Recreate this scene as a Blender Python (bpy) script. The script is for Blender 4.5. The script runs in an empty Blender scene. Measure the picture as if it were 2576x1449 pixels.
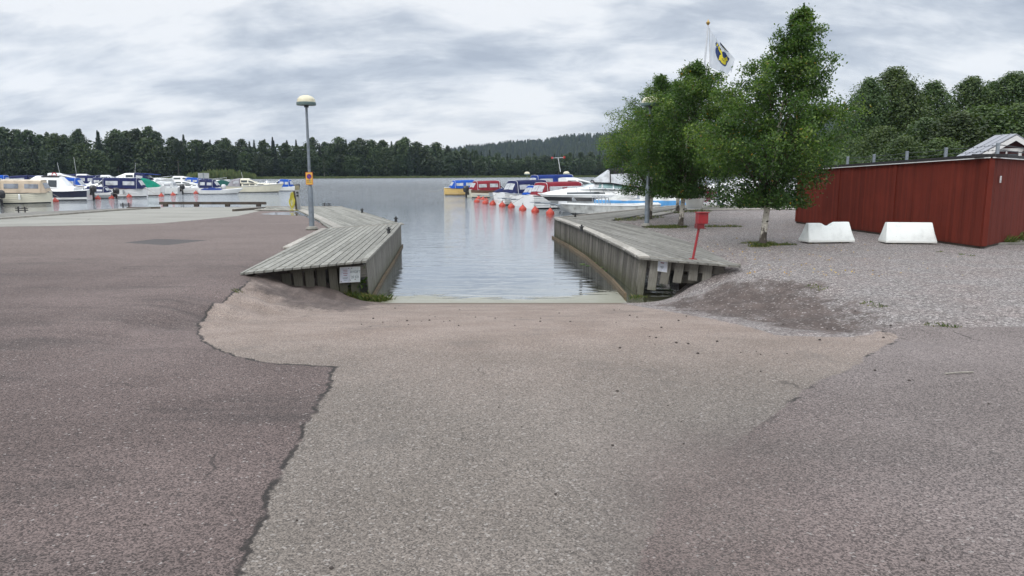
import bpy, bmesh, math, random
import numpy as np
from mathutils import Vector, Matrix, noise as mnoise
rnd = random.Random(7)
rng = np.random.default_rng(11)
scn = bpy.context.scene
COL = scn.collection
# ------------------------------------------------------------------ camera geometry (photo measured on a 2576 x 1449 grid)
F0, CX, CY, HOR, EYE = 1860.0, 1288.0, 724.5, 430.0, 1.6
PITCH = math.atan((CY - HOR) / F0)
WATER = -1.1
LOT = -0.3
def ray(u, v):
    x = (u - CX) / F0; y = (CY - v) / F0
    return Vector((x, math.cos(PITCH) + y * math.sin(PITCH), -math.sin(PITCH) + y * math.cos(PITCH)))
def P(u, v, z=LOT):
    d = ray(u, v); t = (z - EYE) / d.z
    return Vector((d.x * t, d.y * t, z))
def at_depth(u, v, Y):
    d = ray(u, v); t = Y / d.y
    return Vector((d.x * t, Y, EYE + d.z * t))
# ------------------------------------------------------------------ object helpers
def tag(o, label=None, cat=None, group=None, kind=None):
    if label: o['label'] = label
    if cat: o['category'] = cat
    if group: o['group'] = group
    if kind: o['kind'] = kind
    return o
def empty(name, loc=(0, 0, 0), rz=0.0):
    o = bpy.data.objects.new(name, None); COL.objects.link(o)
    o.location = loc; o.rotation_euler = (0, 0, rz); o.empty_display_size = 0.2
    return o
def link(name, me, parent=None, loc=None):
    o = bpy.data.objects.new(name, me); COL.objects.link(o)
    if parent: o.parent = parent
    if loc is not None: o.location = loc
    return o
class MB:
    def __init__(s): s.v = []; s.f = []; s.m = []; s.t = []; s.uv = []; s.tint = 0.5
    def add(s, vs, fs, mi=0, uvs=None):
        b = len(s.v); s.v += [tuple(q) for q in vs]; s.t += [s.tint] * len(vs)
        for k, f in enumerate(fs):
            s.f.append([b + i for i in f]); s.m.append(mi)
            s.uv.append(uvs[k] if uvs else [(vs[i][0], vs[i][1]) for i in f])
    def box(s, c, d, mi=0, M=None):
        vs = [Vector((c[0] + sx * d[0] / 2, c[1] + sy * d[1] / 2, c[2] + sz * d[2] / 2)) for sx in (-1, 1) for sy in (-1, 1) for sz in (-1, 1)]
        if M: vs = [M @ q for q in vs]
        s.add(vs, [(0, 1, 3, 2), (4, 6, 7, 5), (0, 4, 5, 1), (2, 3, 7, 6), (0, 2, 6, 4), (1, 5, 7, 3)], mi)
    def tube(s, pts, r, n=8, mi=0, cap=True):
        pts = [Vector(p) for p in pts]; rs = r if isinstance(r, (list, tuple)) else [r] * len(pts)
        vs = []; up = Vector((0, 0, 1))
        for i, p in enumerate(pts):
            d = (pts[min(i + 1, len(pts) - 1)] - pts[max(i - 1, 0)]).normalized()
            a = d.cross(up if abs(d.z) < .95 else Vector((1, 0, 0))).normalized(); b = a.cross(d)
            for k in range(n):
                t = 2 * math.pi * k / n; vs.append(p + (a * math.cos(t) + b * math.sin(t)) * rs[i])
        fs = [(i * n + k, i * n + (k + 1) % n, (i + 1) * n + (k + 1) % n, (i + 1) * n + k) for i in range(len(pts) - 1) for k in range(n)]
        if cap: fs += [tuple(range(n - 1, -1, -1)), tuple(range((len(pts) - 1) * n, len(pts) * n))]
        s.add(vs, fs, mi)
    def lathe(s, prof, n=20, mi=0, c=(0, 0, 0), M=None):
        vs = []
        for r, z in prof:
            for k in range(n):
                t = 2 * math.pi * k / n; q = Vector((c[0] + r * math.cos(t), c[1] + r * math.sin(t), c[2] + z)); vs.append(M @ q if M else q)
        fs = [(i * n + k, i * n + (k + 1) % n, (i + 1) * n + (k + 1) % n, (i + 1) * n + k) for i in range(len(prof) - 1) for k in range(n)]
        fs += [tuple(range(n - 1, -1, -1)), tuple(range((len(prof) - 1) * n, len(prof) * n))]
        s.add(vs, fs, mi)
    def prism(s, poly, z0, z1, mi=0):
        n = len(poly); a = sum(poly[i][0] * poly[(i + 1) % n][1] - poly[(i + 1) % n][0] * poly[i][1] for i in range(n))
        if a < 0: poly = poly[::-1]
        vs = [(p[0], p[1], z0) for p in poly] + [(p[0], p[1], z1) for p in poly]
        s.add(vs, [tuple(range(n - 1, -1, -1)), tuple(range(n, 2 * n))] + [(i, (i + 1) % n, n + (i + 1) % n, n + i) for i in range(n)], mi)
    def loft(s, rings, mi=0, closed=True, cap=True):
        n = len(rings[0]); vs = [q for r in rings for q in r]; kk = n if closed else n - 1
        fs = [(i * n + k, i * n + (k + 1) % n, (i + 1) * n + (k + 1) % n, (i + 1) * n + k) for i in range(len(rings) - 1) for k in range(kk)]
        if cap and closed: fs += [tuple(range(n - 1, -1, -1)), tuple(range((len(rings) - 1) * n, len(rings) * n))]
        s.add(vs, fs, mi)
    def build(s, name, mats, parent=None, smooth=False, loc=None, bevel=0):
        me = bpy.data.meshes.new(name); me.from_pydata(s.v, [], s.f)
        if not isinstance(mats, (list, tuple)): mats = [mats]
        for m in mats: me.materials.append(m)
        me.polygons.foreach_set('material_index', s.m)
        if smooth: me.polygons.foreach_set('use_smooth', [True] * len(s.f))
        at = me.attributes.new('tint', 'FLOAT', 'POINT'); at.data.foreach_set('value', s.t)
        uvl = me.uv_layers.new(name='UVMap'); uvl.data.foreach_set('uv', [c for f in s.uv for p in f for c in p])
        me.update()
        bm = bmesh.new(); bm.from_mesh(me); bmesh.ops.recalc_face_normals(bm, faces=bm.faces)
        bm.to_mesh(me); bm.free()
        if smooth:
            try: me.set_sharp_from_angle(angle=math.radians(40))
            except Exception: pass
        o = link(name, me, parent, loc)
        if bevel:
            b = o.modifiers.new('Bevel', 'BEVEL'); b.width = bevel; b.segments = 2; b.limit_method = 'ANGLE'
        return o
def dup(o, loc, rz=0.0, scale=None, label=None, group=None):
    r = o.copy(); COL.objects.link(r); r.location = loc; r.rotation_euler = (0, 0, rz)
    if scale is not None: r.scale = scale
    if label: r['label'] = label
    if group: r['group'] = group
    for ch in list(o.children):
        c = ch.copy(); COL.objects.link(c); c.parent = r
        for g in ch.children:
            d = g.copy(); COL.objects.link(d); d.parent = c
    return r
def np_mesh(name, V, Fq, mat, attrs=None, smooth=False, mats=None, mi=None):
    me = bpy.data.meshes.new(name)
    n, k = Fq.shape
    me.vertices.add(len(V)); me.vertices.foreach_set('co', np.asarray(V, np.float32).ravel())
    me.loops.add(n * k); me.loops.foreach_set('vertex_index', Fq.astype(np.int32).ravel())
    me.polygons.add(n); me.polygons.foreach_set('loop_start', np.arange(0, n * k, k, dtype=np.int32))
    try: me.polygons.foreach_set('loop_total', np.full(n, k, dtype=np.int32))
    except Exception: pass
    for m in (mats or [mat]): me.materials.append(m)
    if mi is not None: me.polygons.foreach_set('material_index', mi.astype(np.int32))
    if smooth: me.polygons.foreach_set('use_smooth', np.ones(n, bool))
    for key, val in (attrs or {}).items():
        a = me.attributes.new(key, 'FLOAT', 'POINT'); a.data.foreach_set('value', np.asarray(val, np.float32))
    me.update(calc_edges=True)
    return me
# ------------------------------------------------------------------ material helpers
class NT:
    def __init__(s, name):
        s.mat = bpy.data.materials.new(name); s.mat.use_nodes = True; s.nt = s.mat.node_tree; s.nt.nodes.clear()
        s.out = s.nt.nodes.new('ShaderNodeOutputMaterial')
    def n(s, typ, props=None, **ins):
        nd = s.nt.nodes.new('ShaderNode' + typ)
        for k, v in (props or {}).items(): setattr(nd, k, v)
        for k, v in ins.items():
            key = k.replace('_', ' ')
            if k.startswith('i') and k[1:].isdigit(): sock = nd.inputs[int(k[1:])]
            else: sock = nd.inputs[key]
            s.set(sock, v)
        return nd
    def set(s, sock, v):
        if isinstance(v, bpy.types.Node): v = v.outputs[0]
        if isinstance(v, bpy.types.NodeSocket): s.nt.links.new(v, sock)
        elif isinstance(v, (tuple, list)) and len(v) == 3 and sock.type == 'RGBA': sock.default_value = (*v, 1)
        else: sock.default_value = v
    def math(s, op, a, b=0.0, c=None, clamp=False):
        nd = s.nt.nodes.new('ShaderNodeMath'); nd.operation = op; nd.use_clamp = clamp
        s.set(nd.inputs[0], a); s.set(nd.inputs[1], b)
        if c is not None: s.set(nd.inputs[2], c)
        return nd.outputs[0]
    def mix(s, f, a, b, blend='MIX'):
        nd = s.nt.nodes.new('ShaderNodeMix'); nd.data_type = 'RGBA'; nd.blend_type = blend
        s.set(nd.inputs[0], f); s.set(nd.inputs[6], a); s.set(nd.inputs[7], b)
        return nd.outputs[2]
    def ramp(s, f, stops, interp='LINEAR'):
        nd = s.nt.nodes.new('ShaderNodeValToRGB'); nd.color_ramp.interpolation = interp
        el = nd.color_ramp.elements
        while len(el) < len(stops): el.new(0.5)
        for e, (p, c) in zip(el, stops):
            e.position = p; e.color = (*c, 1) if isinstance(c, tuple) else (c, c, c, 1)
        s.set(nd.inputs[0], f); return nd.outputs[0]
    def sstep(s, x, a, b):
        nd = s.nt.nodes.new('ShaderNodeMapRange'); nd.interpolation_type = 'SMOOTHSTEP'
        s.set(nd.inputs[0], x); nd.inputs[1].default_value = a; nd.inputs[2].default_value = b
        return nd.outputs[0]
    def noise(s, vec, scale, detail=3, rough=.55, dist=0.0, dim='3D'):
        nd = s.nt.nodes.new('ShaderNodeTexNoise'); nd.noise_dimensions = dim
        if vec is not None: s.set(nd.inputs['Vector'], vec)
        nd.inputs['Scale'].default_value = scale; nd.inputs['Detail'].default_value = detail
        nd.inputs['Roughness'].default_value = rough; nd.inputs['Distortion'].default_value = dist
        return nd.outputs[0]
    def voro(s, vec, scale, feature='F1', out=0, rand=1.0):
        nd = s.nt.nodes.new('ShaderNodeTexVoronoi'); nd.feature = feature
        s.set(nd.inputs['Vector'], vec); nd.inputs['Scale'].default_value = scale; nd.inputs['Randomness'].default_value = rand
        return nd.outputs[out]
    def mapping(s, vec, scale=(1, 1, 1), rot=(0, 0, 0)):
        nd = s.nt.nodes.new('ShaderNodeMapping'); s.set(nd.inputs[0], vec)
        nd.inputs['Scale'].default_value = scale; nd.inputs['Rotation'].default_value = rot
        return nd.outputs[0]
    def attr(s, name):
        nd = s.nt.nodes.new('ShaderNodeAttribute'); nd.attribute_name = name; return nd.outputs['Fac']
    def pos(s): return s.n('NewGeometry').outputs['Position']
    def obj(s): return s.n('TexCoord').outputs['Object']
    def uv(s): return s.n('TexCoord').outputs['UV']
    def objrand(s): return s.n('ObjectInfo').outputs['Random']
    def bump(s, h, strength=.5, dist=.01):
        nd = s.nt.nodes.new('ShaderNodeBump'); s.set(nd.inputs['Height'], h)
        nd.inputs['Strength'].default_value = strength; nd.inputs['Distance'].default_value = dist
        return nd.outputs[0]
    def bsdf(s, col, rough=.6, metal=0.0, normal=None, spec=.5, alpha=None, **kw):
        nd = s.nt.nodes.new('ShaderNodeBsdfPrincipled')
        s.set(nd.inputs['Base Color'], col); s.set(nd.inputs['Roughness'], rough); s.set(nd.inputs['Metallic'], metal)
        s.set(nd.inputs['Specular IOR Level'], spec)
        if normal is not None: s.set(nd.inputs['Normal'], normal)
        if alpha is not None: s.set(nd.inputs['Alpha'], alpha)
        for k, v in kw.items(): s.set(nd.inputs[k.replace('_', ' ')], v)
        return nd
    def done(s, sh):
        s.nt.links.new(sh.outputs[0] if isinstance(sh, bpy.types.Node) else sh, s.out.inputs[0]); return s.mat
def hsv_var(m, col, fac, amt=.3):
    lo = tuple(c * (1 - amt) for c in col); hi = tuple(min(1, c * (1 + amt)) for c in col)
    return m.mix(fac, lo, hi)
def plain(name, col, rough=.5, metal=0.0, dirt=.25, scale=6.0, spec=.5, bump=0.0, coat=0.0):
    m = NT(name); o = m.obj()
    nz = m.noise(o, scale, 4, .6); c = m.mix(m.sstep(nz, .35, .75), col, tuple(x * (1 - dirt) for x in col))
    nz2 = m.noise(m.mapping(o, (1, 1, .25)), scale * 3, 3)
    c = m.mix(m.math('MULTIPLY', m.sstep(nz2, .5, .8), dirt), c, (.12, .10, .08))
    nm = m.bump(m.noise(o, scale * 8, 3), bump, .01) if bump else None
    return m.done(m.bsdf(c, rough, metal, nm, spec, Coat_Weight=coat))
def wood(name, c1, c2, moss=0.0, rough=.85, wet=None, tv=.4):
    m = NT(name); uv = m.uv(); t = m.attr('tint')
    off = m.n('CombineXYZ', X=m.math('MULTIPLY', t, 37.0), Y=m.math('MULTIPLY', t, 11.0), Z=0.0)
    v = m.n('VectorMath', {'operation': 'ADD'}, i0=uv, i1=off).outputs[0]
    g = m.noise(m.mapping(v, (1.2, 28, 1)), 2.2, 6, .65)
    g2 = m.noise(m.mapping(v, (2.5, 6, 1)), 1.6, 4, .6)
    base = m.mix(m.sstep(g, .3, .72), c1, c2)
    base = m.mix(m.sstep(g2, .35, .8), base, m.mix(.5, base, (.09, .085, .06)))
    base = m.mix(m.math('MULTIPLY', m.sstep(m.noise(v, 14, 2), .62, .75), .6), base, (.05, .045, .04))
    k = m.math('ADD', m.math('MULTIPLY', t, tv), 1 - tv / 2)
    base = m.mix(1.0, base, m.n('CombineXYZ', X=k, Y=k, Z=k).outputs[0], 'MULTIPLY')
    if moss:
        z = m.n('SeparateXYZ', i0=m.pos()).outputs[2]
        mk = m.math('MULTIPLY', m.sstep(m.math('ADD', z, m.math('MULTIPLY', m.noise(m.pos(), 5), .5)), -.35, -1.0), moss)
        base = m.mix(mk, base, (.055, .06, .022))
    if wet is not None:
        z = m.n('SeparateXYZ', i0=m.pos()).outputs[2]
        base = m.mix(m.sstep(z, WATER + .32, WATER + .05), base, (.06, .045, .022))
    nm = m.bump(g, .5, .006)
    return m.done(m.bsdf(base, rough, normal=nm, spec=.25))
def leafmat(name, cols, transl=.35, rough=.5, rand=True, bumpy=False, yellow=0.0):
    m = NT(name); t = m.attr('tint')
    c = m.ramp(t, [(i / (len(cols) - 1), cc) for i, cc in enumerate(cols)])
    if yellow: c = m.mix(m.sstep(t, 1 - yellow, 1 - yellow + .004), c, (.30, .17, .012))
    if rand:
        r = m.objrand()
        c = m.mix(m.math('MULTIPLY', r, .55), c, m.mix(1.0, c, (1.25, .95, .62), 'MULTIPLY'))
        k = m.math('ADD', m.math('MULTIPLY', m.math('FRACT', m.math('MULTIPLY', r, 7.3)), .7), .62)
        c = m.mix(1.0, c, m.n('CombineXYZ', X=k, Y=k, Z=k).outputs[0], 'MULTIPLY')
    d = m.bsdf(c, rough, spec=.35); tr = m.n('BsdfTranslucent', Color=m.mix(1.0, c, (1.3, 1.5, .5), 'MULTIPLY'))
    return m.done(m.n('MixShader', i0=transl, i1=d, i2=tr))
M = {}
M['dock'] = wood('weathered_decking', (.30, .30, .27), (.19, .185, .165))
M['dock_dark'] = wood('weathered_decking_damp', (.25, .245, .225), (.155, .15, .135))
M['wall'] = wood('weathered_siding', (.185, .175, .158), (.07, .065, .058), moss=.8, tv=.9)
M['dark_boards'] = wood('dark_front_boards', (.105, .098, .082), (.05, .047, .038), moss=.8, tv=.6)  # darker board tone for the left dock front
M['wall_grey'] = wood('grey_siding', (.22, .21, .19), (.12, .115, .1), moss=.6)
M['edge'] = wood('bleached_edge_board', (.42, .40, .36), (.30, .28, .25))
M['beam'] = wood('water_stained_beam', (.15, .11, .065), (.075, .052, .032))
M['oldbeam'] = wood('old_timber', (.10, .08, .065), (.045, .038, .033))
M['redwood'] = None
M['galv'] = plain('galvanised_steel', (.30, .34, .38), .45, .5, .2, 8)
M['galvdark'] = plain('dark_galvanised', (.10, .11, .12), .5, .6, .3, 10)
M['iron'] = plain('dark_iron', (.04, .042, .045), .6, .5, .3, 12)
M['gel_white'] = plain('white_gelcoat', (.72, .73, .72), .3, 0, .10, 1.2, coat=.3)
M['gel_cream'] = plain('cream_gelcoat', (.66, .63, .50), .32, 0, .12, 1.2, coat=.3)
M['gel_dirty'] = plain('dirty_gelcoat', (.50, .51, .49), .5, 0, .55, 1.6)
M['gel_black'] = plain('black_gelcoat', (.008, .009, .012), .45, 0, .1, 2, coat=.4)
M['gel_navy'] = plain('navy_gelcoat', (.012, .017, .04), .25, 0, .1, 2, coat=.4)
M['gel_grey'] = plain('grey_gelcoat', (.33, .35, .36), .4, 0, .25, 2)
M['gel_yellow'] = plain('yellow_varnish', (.55, .38, .13), .4, 0, .18, 2)
M['gel_brown'] = plain('brown_varnish', (.13, .07, .045), .35, 0, .3, 2)
M['gel_red'] = plain('dark_red_gelcoat', (.16, .02, .02), .35, 0, .2, 2)
M['boot_dark'] = plain('antifouling', (.02, .025, .03), .7, 0, .2, 4)
M['boot_brown'] = plain('antifouling_brown', (.09, .04, .025), .7, 0, .2, 4)
def canvas(name, col): return plain(name, col, .85, 0, .3, 1.6, .2, .35)
M['cv_beige'] = canvas('beige_canvas', (.45, .37, .28))
M['cv_cream'] = canvas('cream_canvas', (.62, .54, .43))
M['cv_navy'] = canvas('navy_canvas', (.014, .02, .075))
M['cv_blue'] = canvas('blue_canvas', (.008, .075, .38))
M['cv_mid'] = canvas('mid_blue_canvas', (.012, .035, .18))
M['cv_green'] = canvas('green_tarpaulin', (.004, .19, .125))
M['cv_dgreen'] = canvas('dark_green_canvas', (.012, .075, .065))
M['cv_grey'] = canvas('grey_canvas', (.27, .26, .28))
M['cv_white'] = canvas('white_canvas', (.60, .62, .63))
M['cv_red'] = canvas('burgundy_canvas', (.20, .018, .03))
M['cv_black'] = canvas('black_canvas', (.012, .012, .016))
M['cv_sky'] = canvas('sky_blue_tarpaulin', (.10, .30, .58))
def glassy(name, col, rough=.12, alpha=None):
    m = NT(name); n = m.noise(m.obj(), 2.5, 3)
    c = m.mix(m.sstep(n, .4, .7), col, tuple(x * .6 for x in col))
    return m.done(m.bsdf(c, rough, spec=.6, alpha=alpha))
M['glass'] = glassy('dark_window_glass', (.05, .06, .065), .08)
M['glass_aqua'] = glassy('aqua_windscreen', (.20, .33, .33), .08)
M['vinyl'] = glassy('clear_vinyl', (.42, .44, .46), .3)
M['vinyl_dim'] = glassy('dim_vinyl', (.20, .22, .25), .25)
M['rail'] = plain('stainless_rail', (.60, .62, .64), .25, .9, .05, 4)
M['alu'] = plain('white_frame', (.66, .68, .70), .35, .2, .1, 4)
M['motor'] = plain('black_cowling', (.014, .014, .016), .3, 0, .2, 5, coat=.3)
M['motor_white'] = plain('white_cowling', (.62, .63, .64), .3, 0, .2, 5)
M['buoy'] = plain('orange_buoy_plastic', (.42, .040, .018), .5, 0, .35, 3)
M['rope'] = plain('rope', (.32, .30, .26), .9, 0, .3, 20)
M['concrete'] = plain('concrete', (.26, .25, .22), .9, 0, .3, 5, .2, .4)
M['paint_white'] = None
# ------------------------------------------------------------------ terrain
def ss(x): x = np.clip(x, 0, 1); return x * x * (3 - 2 * x)
WL1 = [(0, 5.2), (10, 4.9), (13.4, 5.5), (15.2, 5.5), (20, 5.65), (24.5, 5.9), (35, 10.2), (39, 12), (42, 12)]
WL0 = [(0, 3.6), (9, 3.2), (15, 2.4), (17, 3.5), (20, 5.1), (24.5, 5.4), (35, 9.7), (39, 11.5), (42, 11.5)]
WR1 = [(0, 4.8), (8, 5.0), (12, 5.2), (14.8, 5.0), (17, 4.9), (19.4, 4.9), (22.4, 4.7), (26.2, 4.5), (28.7, 4.0), (32.6, 6.0), (38, 8.6), (42, 11)]
WR0 = [(0, 3.6), (8.6, 3.3), (15, 2.5), (17, 3.7), (19.4, 4.3), (22.4, 4.2), (26.2, 4.0), (28.7, 3.5), (32.6, 5.5), (38, 8.1), (42, 10.5)]
def interp(tab, y): a = np.array(tab); return np.interp(y, a[:, 0], a[:, 1])
def poly_sd(poly, x, y):
    p = np.array([(q[0], q[1]) for q in poly]); d = np.full(x.shape, 1e9); inside = np.zeros(x.shape, bool)
    for i in range(len(p)):
        a = p[i]; b = p[(i + 1) % len(p)]; e = b - a
        wx = x - a[0]; wy = y - a[1]; t = np.clip((wx * e[0] + wy * e[1]) / (e @ e + 1e-12), 0, 1)
        d = np.minimum(d, (wx - e[0] * t) ** 2 + (wy - e[1] * t) ** 2)
        c = ((a[1] <= y) & (b[1] > y)) | ((b[1] <= y) & (a[1] > y))
        with np.errstate(divide='ignore', invalid='ignore'): xi = a[0] + (y - a[1]) * e[0] / (e[1] if e[1] != 0 else 1e-12)
        inside ^= c & (x < xi)
    d = np.sqrt(d); return np.where(inside, -d, d)
shore = [P(-160, 541), P(0, 536.5), P(200, 528), P(381, 520), P(500, 519.5), P(860, 519.5), P(1000, 519.5)]
LAND = [(-90, -70), (-90, 22)] + [(q.x, q.y) for q in shore] + [(9.5, 39.6), (12, 39.2), (15.5, 39.2), (17, 46), (24, 60), (50, 122), (90, 230), (160, 260), (160, -70)]
def height(x, y):
    x = np.asarray(x, float); y = np.asarray(y, float)
    lot = np.maximum(-.018 * y, LOT); lot = np.where(y < 0, 0.0, lot)
    q = np.where(y < 6, 0, np.where(y < 9, (y - 6) ** 2 / 6, y - 7.5))
    zr = np.maximum(-.018 * np.maximum(y, 0) - .109 * q, -2.7)
    wig = .18 * np.sin(y * 1.7 + 1) + .1 * np.sin(y * 4.1)
    sl = ss((-x - interp(WL0, y) - wig * .3) / (interp(WL1, y) - interp(WL0, y)))
    sr = ss((x - interp(WR0, y) - wig * .4) / (interp(WR1, y) - interp(WR0, y)))
    s = np.where(x < 0, sl, sr); s = np.where(y > 42, 1, s)
    z = zr * (1 - s) + lot * s
    m = 4 * s * (1 - s) * np.clip((y - 6) / 4, 0, 1) * np.clip((17 - y) / 2, 0, 1)
    z = z + m * (.028 * np.sin(5.5 * y + 1.3 * x + .6 * np.sin(2 * x)) + .022 * np.sin(x * 3.1 + y * 1.3) + .022 * np.sin(x * 6 - y * 2.2) + .01 * np.sin(x * 17 + y * 5) - .07)
    rise = np.clip((y - 47) / 60, 0, 1) * 3.0 * np.clip((x - 18) / 14, 0, 1)
    z = z + rise
    sd = poly_sd(LAND, x, y)
    k = ss(-sd / .5)
    return z * k + np.minimum(z, -2.7 + 0 * z) * (1 - k)
def PH(u, v):
    z = -.15
    for _ in range(40):
        q = P(u, v, z); z = .5 * z + .5 * float(height(q.x, q.y))
    return P(u, v, z)
SEAM = [(640, 688), (622, 712), (592, 735), (560, 762), (520, 795), (503, 815), (500, 838), (512, 856), (556, 882), (600, 897), (650, 908), (700, 914), (780, 918), (848, 922),
        (838, 945), (830, 972), (806, 1010), (780, 1060), (752, 1115), (722, 1170), (700, 1215), (672, 1275), (645, 1340), (612, 1405), (590, 1460), (500, 1700)]
SEAM_R = [(2100, 1700), (1560, 1520), (1640, 1330), (1730, 1200), (1820, 1130), (1900, 1076), (1985, 1013), (2050, 962), (2110, 940), (2168, 912), (2180, 895), (2225, 872), (2258, 850), (2245, 838), (2150, 830), (2000, 812), (1800, 775), (1610, 766)]
patch = [PH(*q) for q in SEAM + SEAM_R]
PATCH = [(q.x, q.y) for q in patch] + [(2.6, 30), (-2.6, 30), (-3.2, 15.2), (-4.4, 14.6)]
GRAV = [PH(*q) for q in [(2700, 824), (2576, 822), (2440, 824), (2330, 818), (2270, 826), (2200, 838), (2100, 848), (1960, 844), (1880, 822), (1800, 804), (1700, 786), (1590, 768)]]
GRAVEL = [(q.x, q.y) for q in GRAV] + [(2.2, 15.6), (2.2, 40), (9.5, 41), (16, 41), (60, 120), (120, 120), (120, 7.6)]
DIRT = [(q.x, q.y) for q in [PH(*q) for q in [(1640, 766), (1720, 752), (1790, 728), (1880, 708), (1960, 706), (2040, 716), (2120, 752), (2190, 790), (2240, 824), (2180, 838), (2100, 836), (1990, 828), (1860, 800), (1760, 790)]]]
DIRT2 = [(q.x, q.y) for q in [PH(*q) for q in [(652, 690), (740, 690), (830, 722), (900, 748), (958, 766), (930, 778), (850, 785), (780, 778), (700, 756), (640, 728)]]]
APRON = [(q.x, q.y) for q in [P(-200, 582), P(0, 570), P(250, 566), P(400, 562), P(500, 553), P(600, 543), P(655, 530), P(690, 521.5), P(381, 521), P(0, 548), P(-200, 562)]]
SQ = [(q.x, q.y) for q in [P(310, 610.5), P(392, 601), P(524, 604), P(420, 617)]]
PUD = [(q.x, q.y) for q in [P(655, 539), P(690, 534), P(760, 533.5), P(800, 537), P(835, 548), P(780, 547), P(720, 541)]]
def build_ground():
    a1 = np.radians(np.concatenate([np.arange(-180, -50, 5.0), np.arange(-50, 50, .16), np.arange(50, 180.1, 5.0)]))
    r = [.0, .6, 1.2]
    while r[-1] < 48: r.append(r[-1] * 1.0085 + .004)
    while r[-1] < 320: r.append(r[-1] * 1.06)
    r = np.array(r); A, R = np.meshgrid(a1, r); X = R * np.sin(A); Y = R * np.cos(A)
    X = X.ravel(); Y = Y.ravel(); Z = height(X, Y)
    na, nr = len(a1), len(r)
    i, j = np.meshgrid(np.arange(na - 1), np.arange(nr - 1)); b = (j * na + i).ravel()
    Fq = np.stack([b, b + 1, b + na + 1, b + na], 1)
    at = {'patch': poly_sd(PATCH, X, Y), 'gravel': poly_sd(GRAVEL, X, Y), 'dirt': np.minimum(poly_sd(DIRT, X, Y), poly_sd(DIRT2, X, Y)),
          'apron': poly_sd(APRON, X, Y), 'square': poly_sd(SQ, X, Y), 'puddle': poly_sd(PUD, X, Y), 'land': poly_sd(LAND, X, Y)}
    V = np.stack([X, Y, Z], 1)
    cen = Fq[:, 0]; zc = Z[Fq].mean(1); 
    zone = np.zeros(len(Fq), int)
    zone[at['gravel'][cen] < 0] = 1
    zone[at['patch'][cen] < 0] = 2
    zone[at['apron'][cen] < 0] = 3
    zone[zc < WATER - .06] = 4
    names = ['asphalt_lot', 'gravel_yard', 'boat_ramp', 'concrete_apron', 'lake_bed']
    labels = ['worn reddish grey asphalt of the harbour lot', 'loose grey and pink gravel yard', 'pale pinkish asphalt boat ramp sloping into the water', 'pale grey concrete apron along the quay', 'lake bed under the water']
    for k, nm in enumerate(names):
        f = Fq[zone == k]
        used, inv = np.unique(f, return_inverse=True)
        me = np_mesh(nm, V[used], inv.reshape(f.shape), M['ground'], {kk: vv[used] for kk, vv in at.items()}, smooth=True)
        tag(link(nm, me), labels[k], None, None, 'structure')
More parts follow.
